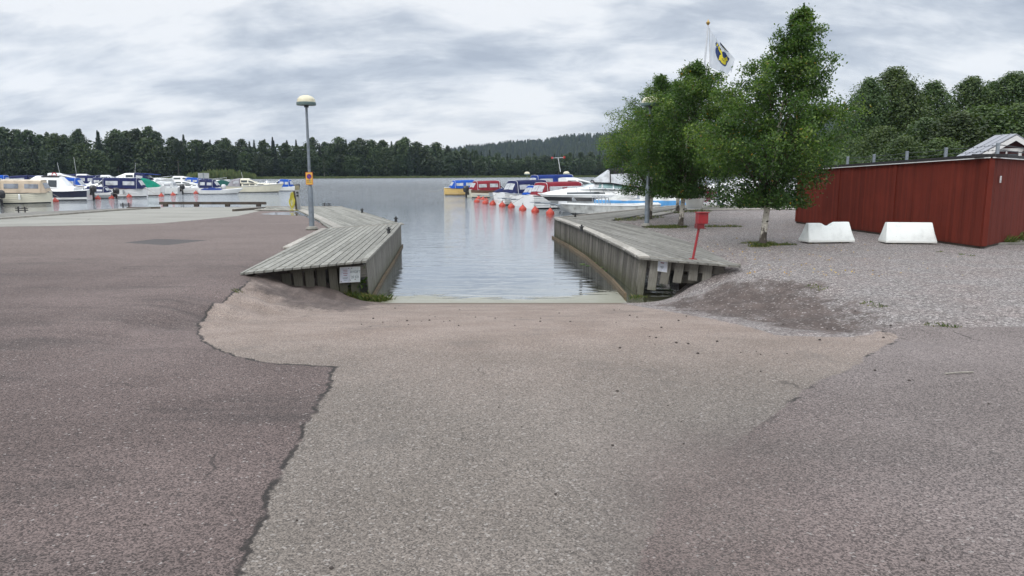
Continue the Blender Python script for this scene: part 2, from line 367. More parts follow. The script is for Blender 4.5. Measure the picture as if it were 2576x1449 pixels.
def ground_mat():
    m = NT('ground_surfaces'); p = m.pos(); A = {k: m.attr(k) for k in ('patch', 'gravel', 'dirt', 'apron', 'square', 'puddle', 'land')}
    jag = m.math('MULTIPLY', m.math('SUBTRACT', m.noise(p, 4.5, 5, .65), .5), .15)
    jagf = m.math('MULTIPLY', m.math('SUBTRACT', m.noise(p, 22, 3, .6), .5), .05)
    sx = m.n('SeparateXYZ', i0=p); y = sx.outputs[1]; x = sx.outputs[0]
    big = m.noise(p, .32, 4, .6); mid = m.noise(p, 1.5, 4, .6)
    streak = m.noise(m.mapping(p, (.35, 1.5, 1)), .9, 5, .65)
    # aggregate
    vc = m.voro(p, 120, out=1); vd = m.voro(p, 120, out=0); g = m.n('SeparateColor', i0=vc); r1 = g.outputs[0]; r2 = g.outputs[1]
    vc2 = m.voro(p, 78, out=1); g2 = m.n('SeparateColor', i0=vc2); q1 = g2.outputs[0]; q2 = g2.outputs[1]
    fine = m.noise(p, 60, 3, .7)
    # dark asphalt
    lot = m.mix(m.sstep(big, .35, .68), (.092, .071, .066), (.140, .110, .103))
    lot = m.mix(m.math('MULTIPLY', m.sstep(streak, .48, .7), .75), lot, (.062, .051, .048))
    farm = m.math('MULTIPLY', m.sstep(y, 12.0, 19.0), m.sstep(x, 0.0, -4.0))
    lot = m.mix(m.math('MULTIPLY', farm, .6), lot, (.165, .134, .122))
    rightm = m.sstep(x, .8, 3.0)
    lot = m.mix(m.math('MULTIPLY', rightm, .85), lot, m.mix(m.sstep(big, .3, .7), (.135, .117, .111), (.185, .162, .156)))
    lot = m.mix(m.sstep(r1, .0, 1.0), m.mix(1.0, lot, (.45, .45, .45), 'MULTIPLY'), m.mix(1.0, lot, (1.58, 1.55, 1.52), 'MULTIPLY'))
    lot = m.mix(m.math('MULTIPLY', m.sstep(q1, .982, .988), .55), lot, (.36, .33, .31))
    # ramp
    tan = m.sstep(m.math('ADD', y, m.math('MULTIPLY', big, 3.0)), 6.0, 10.5)
    rp = m.mix(tan, m.mix(m.sstep(big, .3, .7), (.132, .115, .100), (.178, .156, .138)), m.mix(m.sstep(mid, .3, .7), (.200, .157, .132), (.250, .203, .175)))
    darkr = m.math('MULTIPLY', m.sstep(m.math('ADD', m.math('SUBTRACT', x, m.math('MULTIPLY', y, .30)), m.math('MULTIPLY', mid, .8)), -.9, 1.2), m.sstep(y, 6.6, 3.2))
    rp = m.mix(m.math('MULTIPLY', darkr, .65), rp, (.105, .098, .092))
    rp = m.mix(m.math('MULTIPLY', m.sstep(streak, .52, .75), .45), rp, (.165, .14, .122))
    rp = m.mix(r2, m.mix(1.0, rp, (.48, .48, .48), 'MULTIPLY'), m.mix(1.0, rp, (1.52, 1.50, 1.48), 'MULTIPLY'))
    rp = m.mix(m.math('MULTIPLY', m.sstep(q2, .93, .95), .35), rp, (.44, .41, .38))
    blot = m.math('MULTIPLY', m.sstep(m.noise(p, .9, 5, .65, .4), .56, .68), .38); rp = m.mix(blot, rp, (.10, .09, .082))
    rp = m.mix(m.sstep(m.math('ADD', y, m.math('MULTIPLY', mid, .5)), 14.45, 15.1), rp, (.13, .105, .08))
    # gravel
    gv = m.voro(p, 33, out=1); gs = m.n('SeparateColor', i0=gv); ge = m.voro(p, 33, 'DISTANCE_TO_EDGE')
    gv2 = m.voro(p, 55, out=1); gs2 = m.n('SeparateColor', i0=gv2)
    gc = m.ramp(gs.outputs[0], [(0, (.06, .054, .050)), (.3, (.165, .148, .140)), (.65, (.305, .275, .262)), (.9, (.46, .43, .412)), (1, (.62, .58, .56))])
    gc = m.mix(.35, gc, m.ramp(gs2.outputs[1], [(0, (.07, .065, .062)), (.6, (.33, .30, .29)), (1, (.58, .55, .53))]))
    gc = m.mix(m.math('MULTIPLY', m.sstep(mid, .35, .7), .45), gc, m.mix(1.0, gc, (1.0, .86, .82), 'MULTIPLY'))
    gc = m.mix(m.sstep(ge, .10, .0), gc, (.05, .043, .04))
    dcol = m.mix(m.math('ADD', m.math('MULTIPLY', r1, .6), m.math('MULTIPLY', m.sstep(m.noise(m.mapping(p, (1.2, .5, 1)), 3.0, 5, .7), .42, .62), .5)), (.055, .043, .038), (.140, .110, .098))
    dm = m.sstep(m.math('ADD', A['dirt'], m.math('MULTIPLY', m.math('SUBTRACT', m.noise(m.mapping(p, (1.4, .6, 1)), 2.0, 6, .75), .5), 2.4)), .25, -.35)
    # compose
    psd = m.math('ADD', m.math('ADD', A['patch'], jag), jagf)
    base = m.mix(m.sstep(psd, .012, -.012), lot, rp)
    soft = m.math('MULTIPLY', m.sstep(x, .2, 1.0), m.sstep(y, 5.2, 4.0))
    wob = m.math('ADD', A['patch'], m.math('MULTIPLY', m.math('SUBTRACT', mid, .5), 1.2))
    base = m.mix(soft, base, m.mix(m.sstep(wob, 1.3, -1.9), lot, rp))
    # the right hand boundary is only a faint tone change, the left one an open joint
    lj = m.sstep(x, .3, -.3)
    cr = m.math('MULTIPLY', m.math('MULTIPLY', m.sstep(m.math('ABSOLUTE', m.math('SUBTRACT', psd, .012)), .026, .006), m.math('MAXIMUM', lj, m.math('MULTIPLY', m.sstep(m.noise(p, 2.6), .45, .55), m.sstep(y, 4.2, 5.6)))), m.sstep(m.noise(p, 3.7, 2), .30, .46))
    base = m.mix(m.math('MULTIPLY', cr, .9), base, (.022, .02, .018))
    gm = m.sstep(m.math('ADD', m.math('ADD', A['gravel'], m.math('MULTIPLY', jag, 1.6)), jagf), .03, -.03)
    base = m.mix(gm, base, gc)
    dmg = m.math('MULTIPLY', dm, m.math('SUBTRACT', 1.0, m.math('MULTIPLY', m.math('MULTIPLY', m.sstep(gs.outputs[1], .86, .90), .7), gm)))
    base = m.mix(dmg, base, dcol)
    ap = m.mix(m.sstep(streak, .35, .7), (.29, .285, .255), (.225, .22, .195)); ap = m.mix(m.math('MULTIPLY', m.sstep(mid, .6, .75), .5), ap, (.2, .19, .17))
    base = m.mix(m.sstep(m.math('ADD', A['apron'], m.math('MULTIPLY', jag, 2.5)), .03, -.03), base, ap)
    base = m.mix(m.math('MULTIPLY', m.sstep(m.math('ADD', A['square'], jag), .05, -.05), .85), base, m.mix(r1, (.045, .043, .045), (.085, .08, .08)))
    pm = m.sstep(m.math('ADD', A['puddle'], m.math('MULTIPLY', m.math('SUBTRACT', m.noise(p, 1.2, 4), .5), 1.6)), .06, -.06)
    # hair cracks
    ce = m.voro(m.n('VectorMath', {'operation': 'ADD'}, i0=p, i1=m.n('VectorMath', {'operation': 'SCALE'}, i0=m.n('TexNoise', Vector=p, Scale=2.0).outputs[1], Scale=.5).outputs[0]).outputs[0], .42, 'DISTANCE_TO_EDGE')
    ck = m.math('MULTIPLY', m.math('MULTIPLY', m.sstep(ce, .006, .0015), m.sstep(m.noise(p, .6, 2), .56, .66)), m.math('SUBTRACT', 1.0, gm))
    base = m.mix(m.math('MULTIPLY', ck, .7), base, (.035, .03, .028))
    sb = m.math('MULTIPLY', m.sstep(sx.outputs[2], WATER + .02, WATER - .25), 1.0)
    base = m.mix(sb, base, (.12, .11, .06))
    base = m.mix(m.math('MULTIPLY', pm, .35), base, (.06, .06, .06))
    h = m.math('ADD', m.math('MULTIPLY', vd, -.9), m.math('MULTIPLY', fine, .6))
    h = m.math('ADD', h, m.math('MULTIPLY', gm, m.math('MULTIPLY', ge, 6.0)))
    h = m.math('MULTIPLY', h, m.math('SUBTRACT', 1.0, pm))
    nm = m.bump(h, .75, .006)
    rough = m.math('SUBTRACT', .85, m.math('MULTIPLY', pm, .78))
    m.done(m.bsdf(base, rough, normal=nm, spec=.3))
    return m.mat
M['ground'] = ground_mat()
build_ground()
# ------------------------------------------------------------------ water
def water_mat():
    m = NT('lake_water'); p = m.pos(); y = m.n('SeparateXYZ', i0=p).outputs[1]
    w1 = m.noise(m.mapping(p, (.42, 1.9, 1), (0, 0, .06)), 1.5, 3, .5, .4)
    w2 = m.noise(m.mapping(p, (1.0, 4.2, 1), (0, 0, -.10)), 2.2, 4, .6, .3)
    w3 = m.noise(m.mapping(p, (.10, .30, 1)), .55, 2)
    calm = m.math('MULTIPLY', m.sstep(y, 15.0, 36.0), 1.0)
    h = m.math('ADD', m.math('MULTIPLY', w1, 1.0), m.math('MULTIPLY', m.math('MULTIPLY', w2, .5), m.math('ADD', calm, .12)))
    h = m.math('MULTIPLY', h, m.math('ADD', .45, m.math('MULTIPLY', calm, .75)))
    amp = m.math('ADD', m.math('ADD', .20, m.math('MULTIPLY', m.sstep(y, 32.0, 20.0), .30)), m.math('MULTIPLY', m.sstep(y, 45.0, 150.0), 7.5))
    nm = m.bump(m.math('MULTIPLY', h, amp), 1.0, .05)
    far = m.sstep(y, 40.0, 250.0)
    base = m.mix(m.sstep(y, 19.0, 14.6), (.016, .021, .021), (.085, .085, .048))
    rough = m.math('ADD', .015, m.math('MULTIPLY', far, .2))
    body = m.bsdf(base, .5, spec=0.0); gl = m.n('BsdfGlossy', Color=(.90, .93, .96), Roughness=rough, Normal=nm)
    fr = m.n('Fresnel', IOR=1.33, Normal=nm); fac = m.math('MULTIPLY', m.math('POWER', fr, .36), 1.0, clamp=True)
    return m.done(m.n('MixShader', i0=fac, i1=body, i2=gl))
M['water'] = water_mat()
b = MB(); b.add([(-1500, 9, WATER), (1500, 9, WATER), (1500, 900, WATER), (-1500, 900, WATER)], [(0, 1, 2, 3)])
tag(b.build('water', M['water']), 'calm grey lake water with fine ripples', None, None, 'structure')
def scum_mat():
    m = NT('pollen_film'); p = m.pos(); e = m.attr('tint')
    n1 = m.noise(m.mapping(p, (.6, 2.2, 1)), 2.0, 5, .6, 1.2); n2 = m.noise(m.mapping(p, (1, 3, 1)), 7, 4, .6, 1.0)
    a = m.sstep(m.math('ADD', e, m.math('MULTIPLY', m.math('SUBTRACT', n1, .5), 1.6)), .16, .42)
    a = m.math('MULTIPLY', a, m.math('SUBTRACT', 1.0, m.math('MULTIPLY', m.sstep(n2, .60, .7), .35)))
    c = m.mix(m.sstep(n1, .3, .7), (.235, .23, .175), (.30, .295, .24)); c = m.mix(m.sstep(n2, .5, .75), c, (.28, .27, .17))
    return m.done(m.bsdf(c, .35, spec=.5, alpha=m.math('MULTIPLY', a, .86)))
M['scum'] = scum_mat()
nx, ny = 60, 14; V = []; T = []
for j in range(ny + 1):
    for i in range(nx + 1):
        x = -2.72 + 5.1 * i / nx; c = 1 - abs(x) / 2.75
        y1 = 14.2; y2 = 16.45 - .55 * max(0, 1 - ((x - .1) / 1.8) ** 2) + (.5 if x > 1.2 else 0) * min(1, (x - 1.2) / .8)
        t = j / ny; V.append((x, y1 + (y2 - y1) * t, WATER + .006)); T.append(min(1, (1 - t) * 1.5))
Fq = np.array([(j * (nx + 1) + i, j * (nx + 1) + i + 1, (j + 1) * (nx + 1) + i + 1, (j + 1) * (nx + 1) + i) for j in range(ny) for i in range(nx)])
tag(link('algae_film', np_mesh('algae_film', V, Fq, M['scum'], {'tint': T})), 'pale greenish film of pollen and foam on the water at the foot of the ramp', 'algae', None, 'stuff')
# ------------------------------------------------------------------ docks
def clip(poly, n, d):
    out = []
    for i in range(len(poly)):
        a, b = poly[i], poly[(i + 1) % len(poly)]
        da = a.dot(n) - d; db = b.dot(n) - d
        if da <= 0: out.append(a)
        if (da < 0 < db) or (db < 0 < da): out.append(a + (b - a) * (da / (da - db)))
    return out
def planks(mb, poly, ang, w, gap, z0, z1, seg=3.6):
    d = Vector((math.cos(ang), math.sin(ang))); nrm = Vector((-d.y, d.x)); poly = [Vector((q[0], q[1])) for q in poly]
    lo = min(q.dot(nrm) for q in poly); hi = max(q.dot(nrm) for q in poly); a0 = min(q.dot(d) for q in poly); a1 = max(q.dot(d) for q in poly)
    s = lo; k = 0
    while s < hi:
        strip = clip(clip(poly, nrm, s + w - gap), -nrm, -s)
        t = a0 - rnd.uniform(0, seg)
        while t < a1 and len(strip) >= 3:
            pc = clip(clip(strip, d, t + seg - .004), -d, -t)
            if len(pc) >= 3:
                mb.tint = rnd.random(); dz = rnd.uniform(-.0025, .0025); n = len(pc)
                if sum(pc[i].x * pc[(i + 1) % n].y - pc[(i + 1) % n].x * pc[i].y for i in range(n)) < 0: pc = pc[::-1]
                vs = [(q.x, q.y, z0) for q in pc] + [(q.x, q.y, z1 + dz) for q in pc]
                fs = [tuple(range(n - 1, -1, -1)), tuple(range(n, 2 * n))] + [(i, (i + 1) % n, n + (i + 1) % n, n + i) for i in range(n)]
                mb.add(vs, fs, 0, [[(Vector(vs[i][:2]).dot(d), Vector(vs[i][:2]).dot(nrm) + vs[i][2]) for i in f] for f in fs])
            t += seg
        s += w; k += 1
def slats(mb, top, bot, w, gap, thick, jit=.0, out=Vector((0, 0, 0)), battens=False):
    """vertical boards along matching polylines top and bot"""
    L = [0]; 
    for i in range(len(top) - 1): L.append(L[-1] + (top[i + 1] - top[i]).length)
    def at(pl, s):
        for i in range(len(L) - 1):
            if s <= L[i + 1] or i == len(L) - 2: return pl[i] + (pl[i + 1] - pl[i]) * ((s - L[i]) / (L[i + 1] - L[i]))
    s = 0
    while s + w * .5 < L[-1]:
        e = min(s + w - gap, L[-1]); mb.tint = rnd.random()
        a, b_, c, d = at(top, s), at(top, e), at(bot, e), at(bot, s)
        j = rnd.uniform(0, jit); c = c + (b_ - c).normalized() * j; d = d + (a - d).normalized() * j
        nn = (b_ - a).cross(d - a).normalized() * thick
        o = nn * rnd.uniform(0, .25) + (nn * .9 if battens and (int(s / w) % 2) else nn * 0)
        vs = [a + o, b_ + o, c + o, d + o, a + nn + o, b_ + nn + o, c + nn + o, d + nn + o]
        h = (a - d).length; uv = [[(h if i in (0, 1, 4, 5) else 0, (w if i in (1, 2, 5, 6) else 0) + (.02 if i > 3 else 0)) for i in f] for f in ((0, 3, 2, 1), (4, 5, 6, 7), (0, 1, 5, 4), (1, 2, 6, 5), (2, 3, 7, 6), (3, 0, 4, 7))]
        mb.add(vs, [(0, 3, 2, 1), (4, 5, 6, 7), (0, 1, 5, 4), (1, 2, 6, 5), (2, 3, 7, 6), (3, 0, 4, 7)], 0, uv)
        s += w
def plank_line(mb, pts, w, t, side=1):
    """long board following a polyline: w wide towards side, t thick (downwards)"""
    for a, b_ in zip(pts[:-1], pts[1:]):
        d = (b_ - a).normalized(); n = Vector((-d.y, d.x, 0)) * w * side; dn = Vector((0, 0, -t)); mb.tint = rnd.random()
        vs = [a, b_, b_ + n, a + n, a + dn, b_ + dn, b_ + n + dn, a + n + dn]; L = (b_ - a).length
        uv = lambda f: [(L if i in (1, 2, 5, 6) else 0, (w if i in (2, 3, 6, 7) else 0) + (t if i > 3 else 0)) for i in f]
        fs = [(0, 1, 2, 3), (7, 6, 5, 4), (0, 4, 5, 1), (1, 5, 6, 2), (2, 6, 7, 3), (3, 7, 4, 0)]
        mb.add(vs, fs, 0, [uv(f) for f in fs])
DT = -.25; ZD = -.27
def pz(pts, z=DT): return [P(u, v, z) for u, v in pts]
def bollard(parent, p, s=1.0, kind=0):
    b = MB()
    if kind == 0:
        b.lathe([(.06, 0), (.06, .02), (.045, .03), (.045, .10), (.06, .11), (.06, .14), (.03, .15), (.03, .19), (.001, .2)], 12)
        b.box((0, 0, .13), (.16, .03, .03))
    else:
        for sx in (-.12, .12): b.box((sx, 0, .08), (.035, .035, .22))
        b.box((0, 0, .06), (.46, .03, .035)); b.box((0, 0, .13), (.46, .03, .035))
    for i, q in enumerate(b.v): b.v[i] = (q[0] * s, q[1] * s, q[2] * s)
    o = b.build('mooring_cleat', M['iron'], parent, loc=p); return o
# left dock
dl = tag(empty('wooden_dock', (0, 0, 0)), 'weathered grey plank dock left of the ramp, with white fee notice on its front', 'dock')
nearL, cornL, farL = P(605, 686, ZD), P(921, 656, ZD), P(1008, 563, ZD)
A = [P(604, 686.5, DT), P(921, 656, DT), P(952, 625, DT), P(985, 592, DT), P(1009, 562.5, DT), P(905, 568, DT), P(826, 573, DT), P(770, 600, DT), P(690, 642, DT)]
mb = MB(); dirA = (P(1009, 562.5, DT) - P(921, 656, DT)); planks(mb, A, math.atan2(dirA.y, dirA.x), .15, .024, DT - .04, DT, 5)
mb.build('deck_near', M['dock'], dl)
Bp = [P(640, 527.5, DT), P(668, 520, DT), P(860, 519.8, DT), P(905, 530, DT), P(1006, 561, DT), P(905, 567.2, DT), P(826, 572, DT), P(800, 553, DT), P(749, 529, DT)]
mb = MB(); dB = P(1006, 561, DT) - P(862, 520, DT); planks(mb, Bp, math.atan2(dB.y, dB.x), .16, .028, DT - .04, DT)
mb.build('deck_far', M['dock'], dl)
mb = MB(); plank_line(mb, [q + Vector((0, 0, .012)) for q in pz([(1011, 562.6), (826, 573.2)])], .13, .05, 1)
plank_line(mb, [q + Vector((0, 0, .014)) for q in pz([(839, 572.3), (800, 551), (747, 527)])], .30, .05, -1)
plank_line(mb, [q + Vector((0, 0, .014)) for q in pz([(747, 527.4), (640, 527.6)])], .22, .05, -1)
plank_line(mb, [q + Vector((0, 0, .010)) for q in pz([(823, 574.5), (770, 601.2), (730, 622)])], .18, .04, -1)
plank_line(mb, [q + Vector((0, 0, .016)) for q in pz([(860, 519.6), (668, 519.6)])], .14, .14, -1)
mb.build('edge_board', M['edge'], dl)
topL = [P(921, 656, DT - .045), P(938, 639, DT - .045), P(955, 621.5, DT - .045), P(985, 592, DT - .045), P(1009, 563.5, DT - .045)]
botL = [Vector((q.x + .10 * (1 - i / 4), q.y - .12 * (1 - i / 4), WATER - .1)) for i, q in enumerate(topL)]
mb = MB(); slats(mb, topL, botL, .12, .006, .024, .0)
mb.build('channel_wall', M['wall_grey'], dl)
mb = MB(); plank_line(mb, [q + Vector((0.05, 0, .055)) for q in topL], .11, .05, 1); mb.build('rim_board', M['dock'], dl)
mb = MB()
for a, b_ in zip(botL[:-1], botL[1:]):
    a2 = Vector((a.x + .02, a.y, WATER + .07)); b2 = Vector((b_.x + .02, b_.y, WATER + .07)); plank_line(mb, [a2, b2], .04, .12, -1)
mb.build('waling_beam', M['beam'], dl)
# front of left dock
fa, fb = P(604, 686.5, DT - .04), P(921, 656, DT - .04)
df = (fb - fa).normalized(); nf = Vector((df.y, -df.x, 0))
mb = MB(); plank_line(mb, [fa + df * .15 + Vector((0, 0, .046)), fb + Vector((0, 0, .046))], .03, .07, -1); mb.build('fascia_board', M['edge'], dl)
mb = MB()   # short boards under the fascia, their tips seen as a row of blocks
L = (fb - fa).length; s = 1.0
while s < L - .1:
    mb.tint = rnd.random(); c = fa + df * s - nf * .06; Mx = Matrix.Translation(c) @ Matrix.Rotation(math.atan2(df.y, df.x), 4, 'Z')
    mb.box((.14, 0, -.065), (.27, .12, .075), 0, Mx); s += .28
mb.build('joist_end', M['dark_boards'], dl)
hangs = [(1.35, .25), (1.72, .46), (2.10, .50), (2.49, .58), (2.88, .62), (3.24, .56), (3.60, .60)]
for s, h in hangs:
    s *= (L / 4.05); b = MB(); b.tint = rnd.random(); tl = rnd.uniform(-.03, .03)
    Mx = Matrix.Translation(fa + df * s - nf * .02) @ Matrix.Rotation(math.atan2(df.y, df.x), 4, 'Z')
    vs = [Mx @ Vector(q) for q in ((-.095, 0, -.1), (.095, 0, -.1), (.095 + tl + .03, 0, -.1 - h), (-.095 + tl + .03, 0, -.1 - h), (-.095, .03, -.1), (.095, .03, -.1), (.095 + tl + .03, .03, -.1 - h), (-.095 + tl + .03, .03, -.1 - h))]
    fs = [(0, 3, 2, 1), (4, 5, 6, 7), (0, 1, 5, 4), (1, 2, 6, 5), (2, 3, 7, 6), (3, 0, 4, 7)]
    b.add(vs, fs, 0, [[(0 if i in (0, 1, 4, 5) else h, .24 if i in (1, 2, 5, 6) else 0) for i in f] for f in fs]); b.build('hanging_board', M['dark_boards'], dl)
b = MB(); b.tint = .3; plank_line(b, [fb - df * .02 + Vector((0, 0, -.08)), fb - df * .34 + Vector((0, 0, -.08))], .03, .26, 1); b.build('corner_board', M['wall'], dl)
# dark back wall under the deck and piles
for k in range(4):
    c = fa + df * (.9 + k * .6) - nf * 1.2; b = MB(); b.tint = .2; b.tube([(c.x, c.y, -2.2), (c.x, c.y, DT - .05)], .09, 10); b.build('pile', M['oldbeam'], dl)
for u, v, kd in ((978, 587, 0), (996, 558, 0), (911, 535, 0), (822, 519, 1)): bollard(dl, P(u, v, DT), 1.0, kd)
# right dock
dr = tag(empty('wooden_dock', (0, 0, 0)), 'weathered plank dock right of the ramp with pale edge board and tall slatted wall', 'dock')
edgeR = [(1393, 549), (1430, 562), (1470, 576), (1510, 590), (1540, 608), (1573, 628), (1607, 648)]
edgeR = [(1393, 549), (1440, 566), (1483, 584), (1520, 602), (1565, 624), (1607, 648)]
C = pz(edgeR) + pz([(1864, 669), (1836, 658), (1743, 612), (1665, 588), (1598, 566), (1536, 554)])
dC = P(1665, 588, DT) - P(1864, 669, DT); dC = P(1393, 549, DT) - P(1607, 648, DT)
mb = MB(); planks(mb, C, math.atan2(dC.y, dC.x) + .06, .15, .018, DT - .04, DT); mb.build('deck_near', M['dock_dark'], dr)
D = pz([(1393, 548.3), (1536, 553.3), (1560, 549), (1620, 538.6), (1704, 523.4), (2030, 520.5), (2030, 517.3), (1703, 517), (1560, 531)])
mb = MB(); dD = P(1703, 517, DT) - P(1393, 548, DT); planks(mb, D[:5] + D[7:], math.atan2(dD.y, dD.x), .15, .022, DT - .04, DT)
mb.build('deck_far', M['dock_dark'], dr)
mb = MB(); planks(mb, [D[4], D[5], D[6], D[7]], 0, .15, .012, DT - .04, DT); mb.build('deck_quay', M['dock_dark'], dr)
mb = MB(); E = [q + Vector((0, 0, .03)) for q in pz(edgeR)]; plank_line(mb, E, .24, .06, 1 if (E[1] - E[0]).x > 0 else -1); mb.build('edge_board', M['edge'], dr)
mb = MB(); plank_line(mb, [q + Vector((0, 0, .03)) for q in pz([(1393, 548), (1560, 531), (1703, 517), (2030, 517)])], .16, .08, -1)
plank_line(mb, [q + Vector((0, 0, .012)) for q in pz([(1600, 545), (1640, 538), (1704, 526), (2030, 524)])], .5, .04, -1); mb.build('far_edge_board', M['edge'], dr)
topR = [P(u, v, DT - .045) + Vector((.02, 0, 0)) for u, v in edgeR]
botR = [Vector((q.x - .10 * (i / 5) ** 1.5, q.y - .10 * (i / 5) ** 1.5, WATER - .08)) for i, q in enumerate(topR)]
beamR = [Vector((q.x - .30 * (i / 5) ** 1.5, q.y - .5 * (i / 5) ** 1.5, WATER - .08)) for i, q in enumerate(topR)]
mb = MB(); slats(mb, topR, botR, .105, .050, .009, .03); 
tb = [q + Vector((.013, .005, -.02)) for q in topR]; bb = [q + Vector((.013, .005, 0)) for q in botR]
mb.build('channel_wall', M['wall'], dr)
mb = MB(); mb.tint = 0.0
for i in range(5):
    mb.add([tb[i], tb[i + 1], bb[i + 1], bb[i]], [(0, 1, 2, 3)])
mb.build('gap_shade_sheet', M['oldbeam'], dr)  # dark sheet nearly flush with the slats, its colour standing in for gap shade
mb = MB()
for a, b_ in zip(beamR[:-1], beamR[1:]):
    d = (b_ - a).normalized(); o = Vector((-.05, -.02, 0)); plank_line(mb, [Vector((a.x, a.y, WATER + .09)) + o, Vector((b_.x, b_.y, WATER + .09)) + o], .05, .2, -1)
mb.build('waling_beam', M['beam'], dr)
ga, gb = P(1607, 648, DT - .04), P(1864, 669, DT - .04); dg = (gb - ga).normalized(); ng = Vector((dg.y, -dg.x, 0)); LG = (gb - ga).length
mb = MB(); plank_line(mb, [ga + Vector((0, 0, .05)), gb + Vector((0, 0, .05))], .03, .06, -1); mb.build('fascia_board', M['edge'], dr)
mb = MB(); mb.tint = .15; plank_line(mb, [ga + Vector((.05, .10, -.02)), gb - dg * .3 + Vector((0, .10, -.02))], .05, .20, -1)
plank_line(mb, [ga + dg * 1.2 + Vector((0, .5, -.34)), gb - dg * .5 + Vector((0, .5, -.30))], .08, .18, -1); mb.build('joist', M['wall'], dr)
for s, h, tl in ((.12, .80, -.09), (.38, .66, -.07), (.66, .50, -.09), (.93, .44, -.07), (1.22, .36, -.03), (1.50, .38, -.03)):
    b = MB(); b.tint = rnd.random(); Mx = Matrix.Translation(ga + dg * (s * LG / 2.13) - ng * .0) @ Matrix.Rotation(math.atan2(dg.y, dg.x), 4, 'Z')
    w = .10
    vs = [Mx @ Vector(q) for q in ((-w, -.03, -.03), (w, -.03, -.03), (w + tl, -.03, -.03 - h), (-w + tl, -.03, -.03 - h), (-w, 0, -.03), (w, 0, -.03), (w + tl, 0, -.03 - h), (-w + tl, 0, -.03 - h))]
    fs = [(0, 3, 2, 1), (4, 5, 6, 7), (0, 1, 5, 4), (1, 2, 6, 5), (2, 3, 7, 6), (3, 0, 4, 7)]
    b.add(vs, fs, 0, [[(0 if i in (0, 1, 4, 5) else h, .2 if i in (1, 2, 5, 6) else 0) for i in f] for f in fs]); b.build('hanging_board', M['wall_grey'], dr)
for k in range(3):
    c = ga + dg * (.5 + k * .7) - ng * 1.2; b = MB(); b.tint = .2; b.tube([(c.x, c.y, -2.2), (c.x, c.y, DT - .05)], .09, 10); b.build('pile', M['oldbeam'], dr)
for u, v in ((1460, 583), (1447, 556)): 
    if u == 1460: bollard(dr, P(1463, 581, DT), 1.0)
bollard(dr, P(1447, 546, DT), .9)
# left boardwalk
bw = tag(empty('boardwalk', (0, 0, 0)), 'narrow grey boardwalk along the water at the far left with a pale kerb board', 'boardwalk')
mb = MB(); W = pz([(-260, 548), (0, 537), (200, 528.6), (381, 520.4), (385, 522), (300, 527), (150, 538), (0, 548.5), (-260, 566)]); planks(mb, W, math.atan2((W[3] - W[1]).y, (W[3] - W[1]).x), .15, .012, DT - .04, DT)
mb.build('deck', M['dock_dark'], bw)
mb = MB(); plank_line(mb, [q + Vector((0, 0, .02)) for q in pz([(-260, 566.5), (0, 549), (150, 538.5), (300, 527.5), (400, 521.5)])], .22, .1, 1); mb.build('kerb_board', M['edge'], bw)
for u, v in ((55, 533), (317, 521.5)): bollard(bw, P(u, v, DT), 1.25, 1)
tb_ = empty('timber_beam', P(536, 520, LOT)); tag(tb_, 'long dark timber beam lying on blocks at the far edge of the apron', 'timber beam')
b = MB(); b.tint = .4; Lb = (P(670, 520) - P(403, 520)).x; b.box((0, 0, .19), (Lb, .16, .14)); b.build('beam', M['oldbeam'], tb_)
for k in range(4):
    b = MB(); b.tint = .2; b.box((-Lb / 2 + .3 + k * (Lb - .7) / 3, 0, .06), (.22, .2, .12)); b.build('support_block', M['oldbeam'], tb_)
o = MB(); plank_line(o, [P(590, 526.5, LOT + .1), P(668, 520.8, LOT + .1)], .14, .1, 1); tag(o.build('timber_kerb', M['oldbeam']), 'short dark timber kerb running from the apron to the end of the long beam', 'kerb')
o = MB(); plank_line(o, [P(318, 521.4, LOT + .09), P(402, 520.5, LOT + .09)], .12, .09, 1); tag(o.build('timber_kerb', M['oldbeam']), 'thin low timber between the boardwalk cleat and the long beam', 'kerb')
# ------------------------------------------------------------------ red board enclosure
def red_mat():
    m = NT('falu_red_boards'); t = m.attr('tint'); uv = m.uv(); p = m.pos()
    g = m.noise(m.mapping(uv, (1, 14, 1)), 2.0, 5, .6)
    c = m.mix(m.sstep(g, .3, .75), (.128, .0215, .012), (.102, .0175, .011))
    c = m.mix(m.sstep(m.noise(p, 1.1, 4), .45, .7), c, (.142, .024, .014))
    k = m.math('ADD', m.math('MULTIPLY', t, .28), .86); c = m.mix(1.0, c, m.n('CombineXYZ', X=k, Y=k, Z=k).outputs[0], 'MULTIPLY')
    dr = m.noise(m.mapping(uv, (.35, 22, 1)), 1.5, 4, .6); c = m.mix(m.math('MULTIPLY', m.sstep(dr, .55, .75), .65), c, (.04, .012, .010))
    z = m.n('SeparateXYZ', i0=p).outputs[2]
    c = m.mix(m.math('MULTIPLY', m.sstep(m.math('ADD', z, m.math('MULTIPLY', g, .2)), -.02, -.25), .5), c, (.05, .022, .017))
    return m.done(m.bsdf(c, .8, normal=m.bump(g, .4, .004), spec=.2))
M['redwood'] = red_mat()
FN = P(2470, 620, -.24); FF = P(2003, 557, -.24); FR = P(2576, 595, -.24)
dn = (FR - FN); dn.z = 0; dn.normalize(); FR = FN + dn * 14
hN, hF = at_depth(2487, 397, FN.y).z, at_depth(2003, 429, FF.y).z
enc = tag(empty('board_enclosure', (0, 0, 0)), 'long dark red board enclosure with black flat cap and barbed wire above it', 'fence')
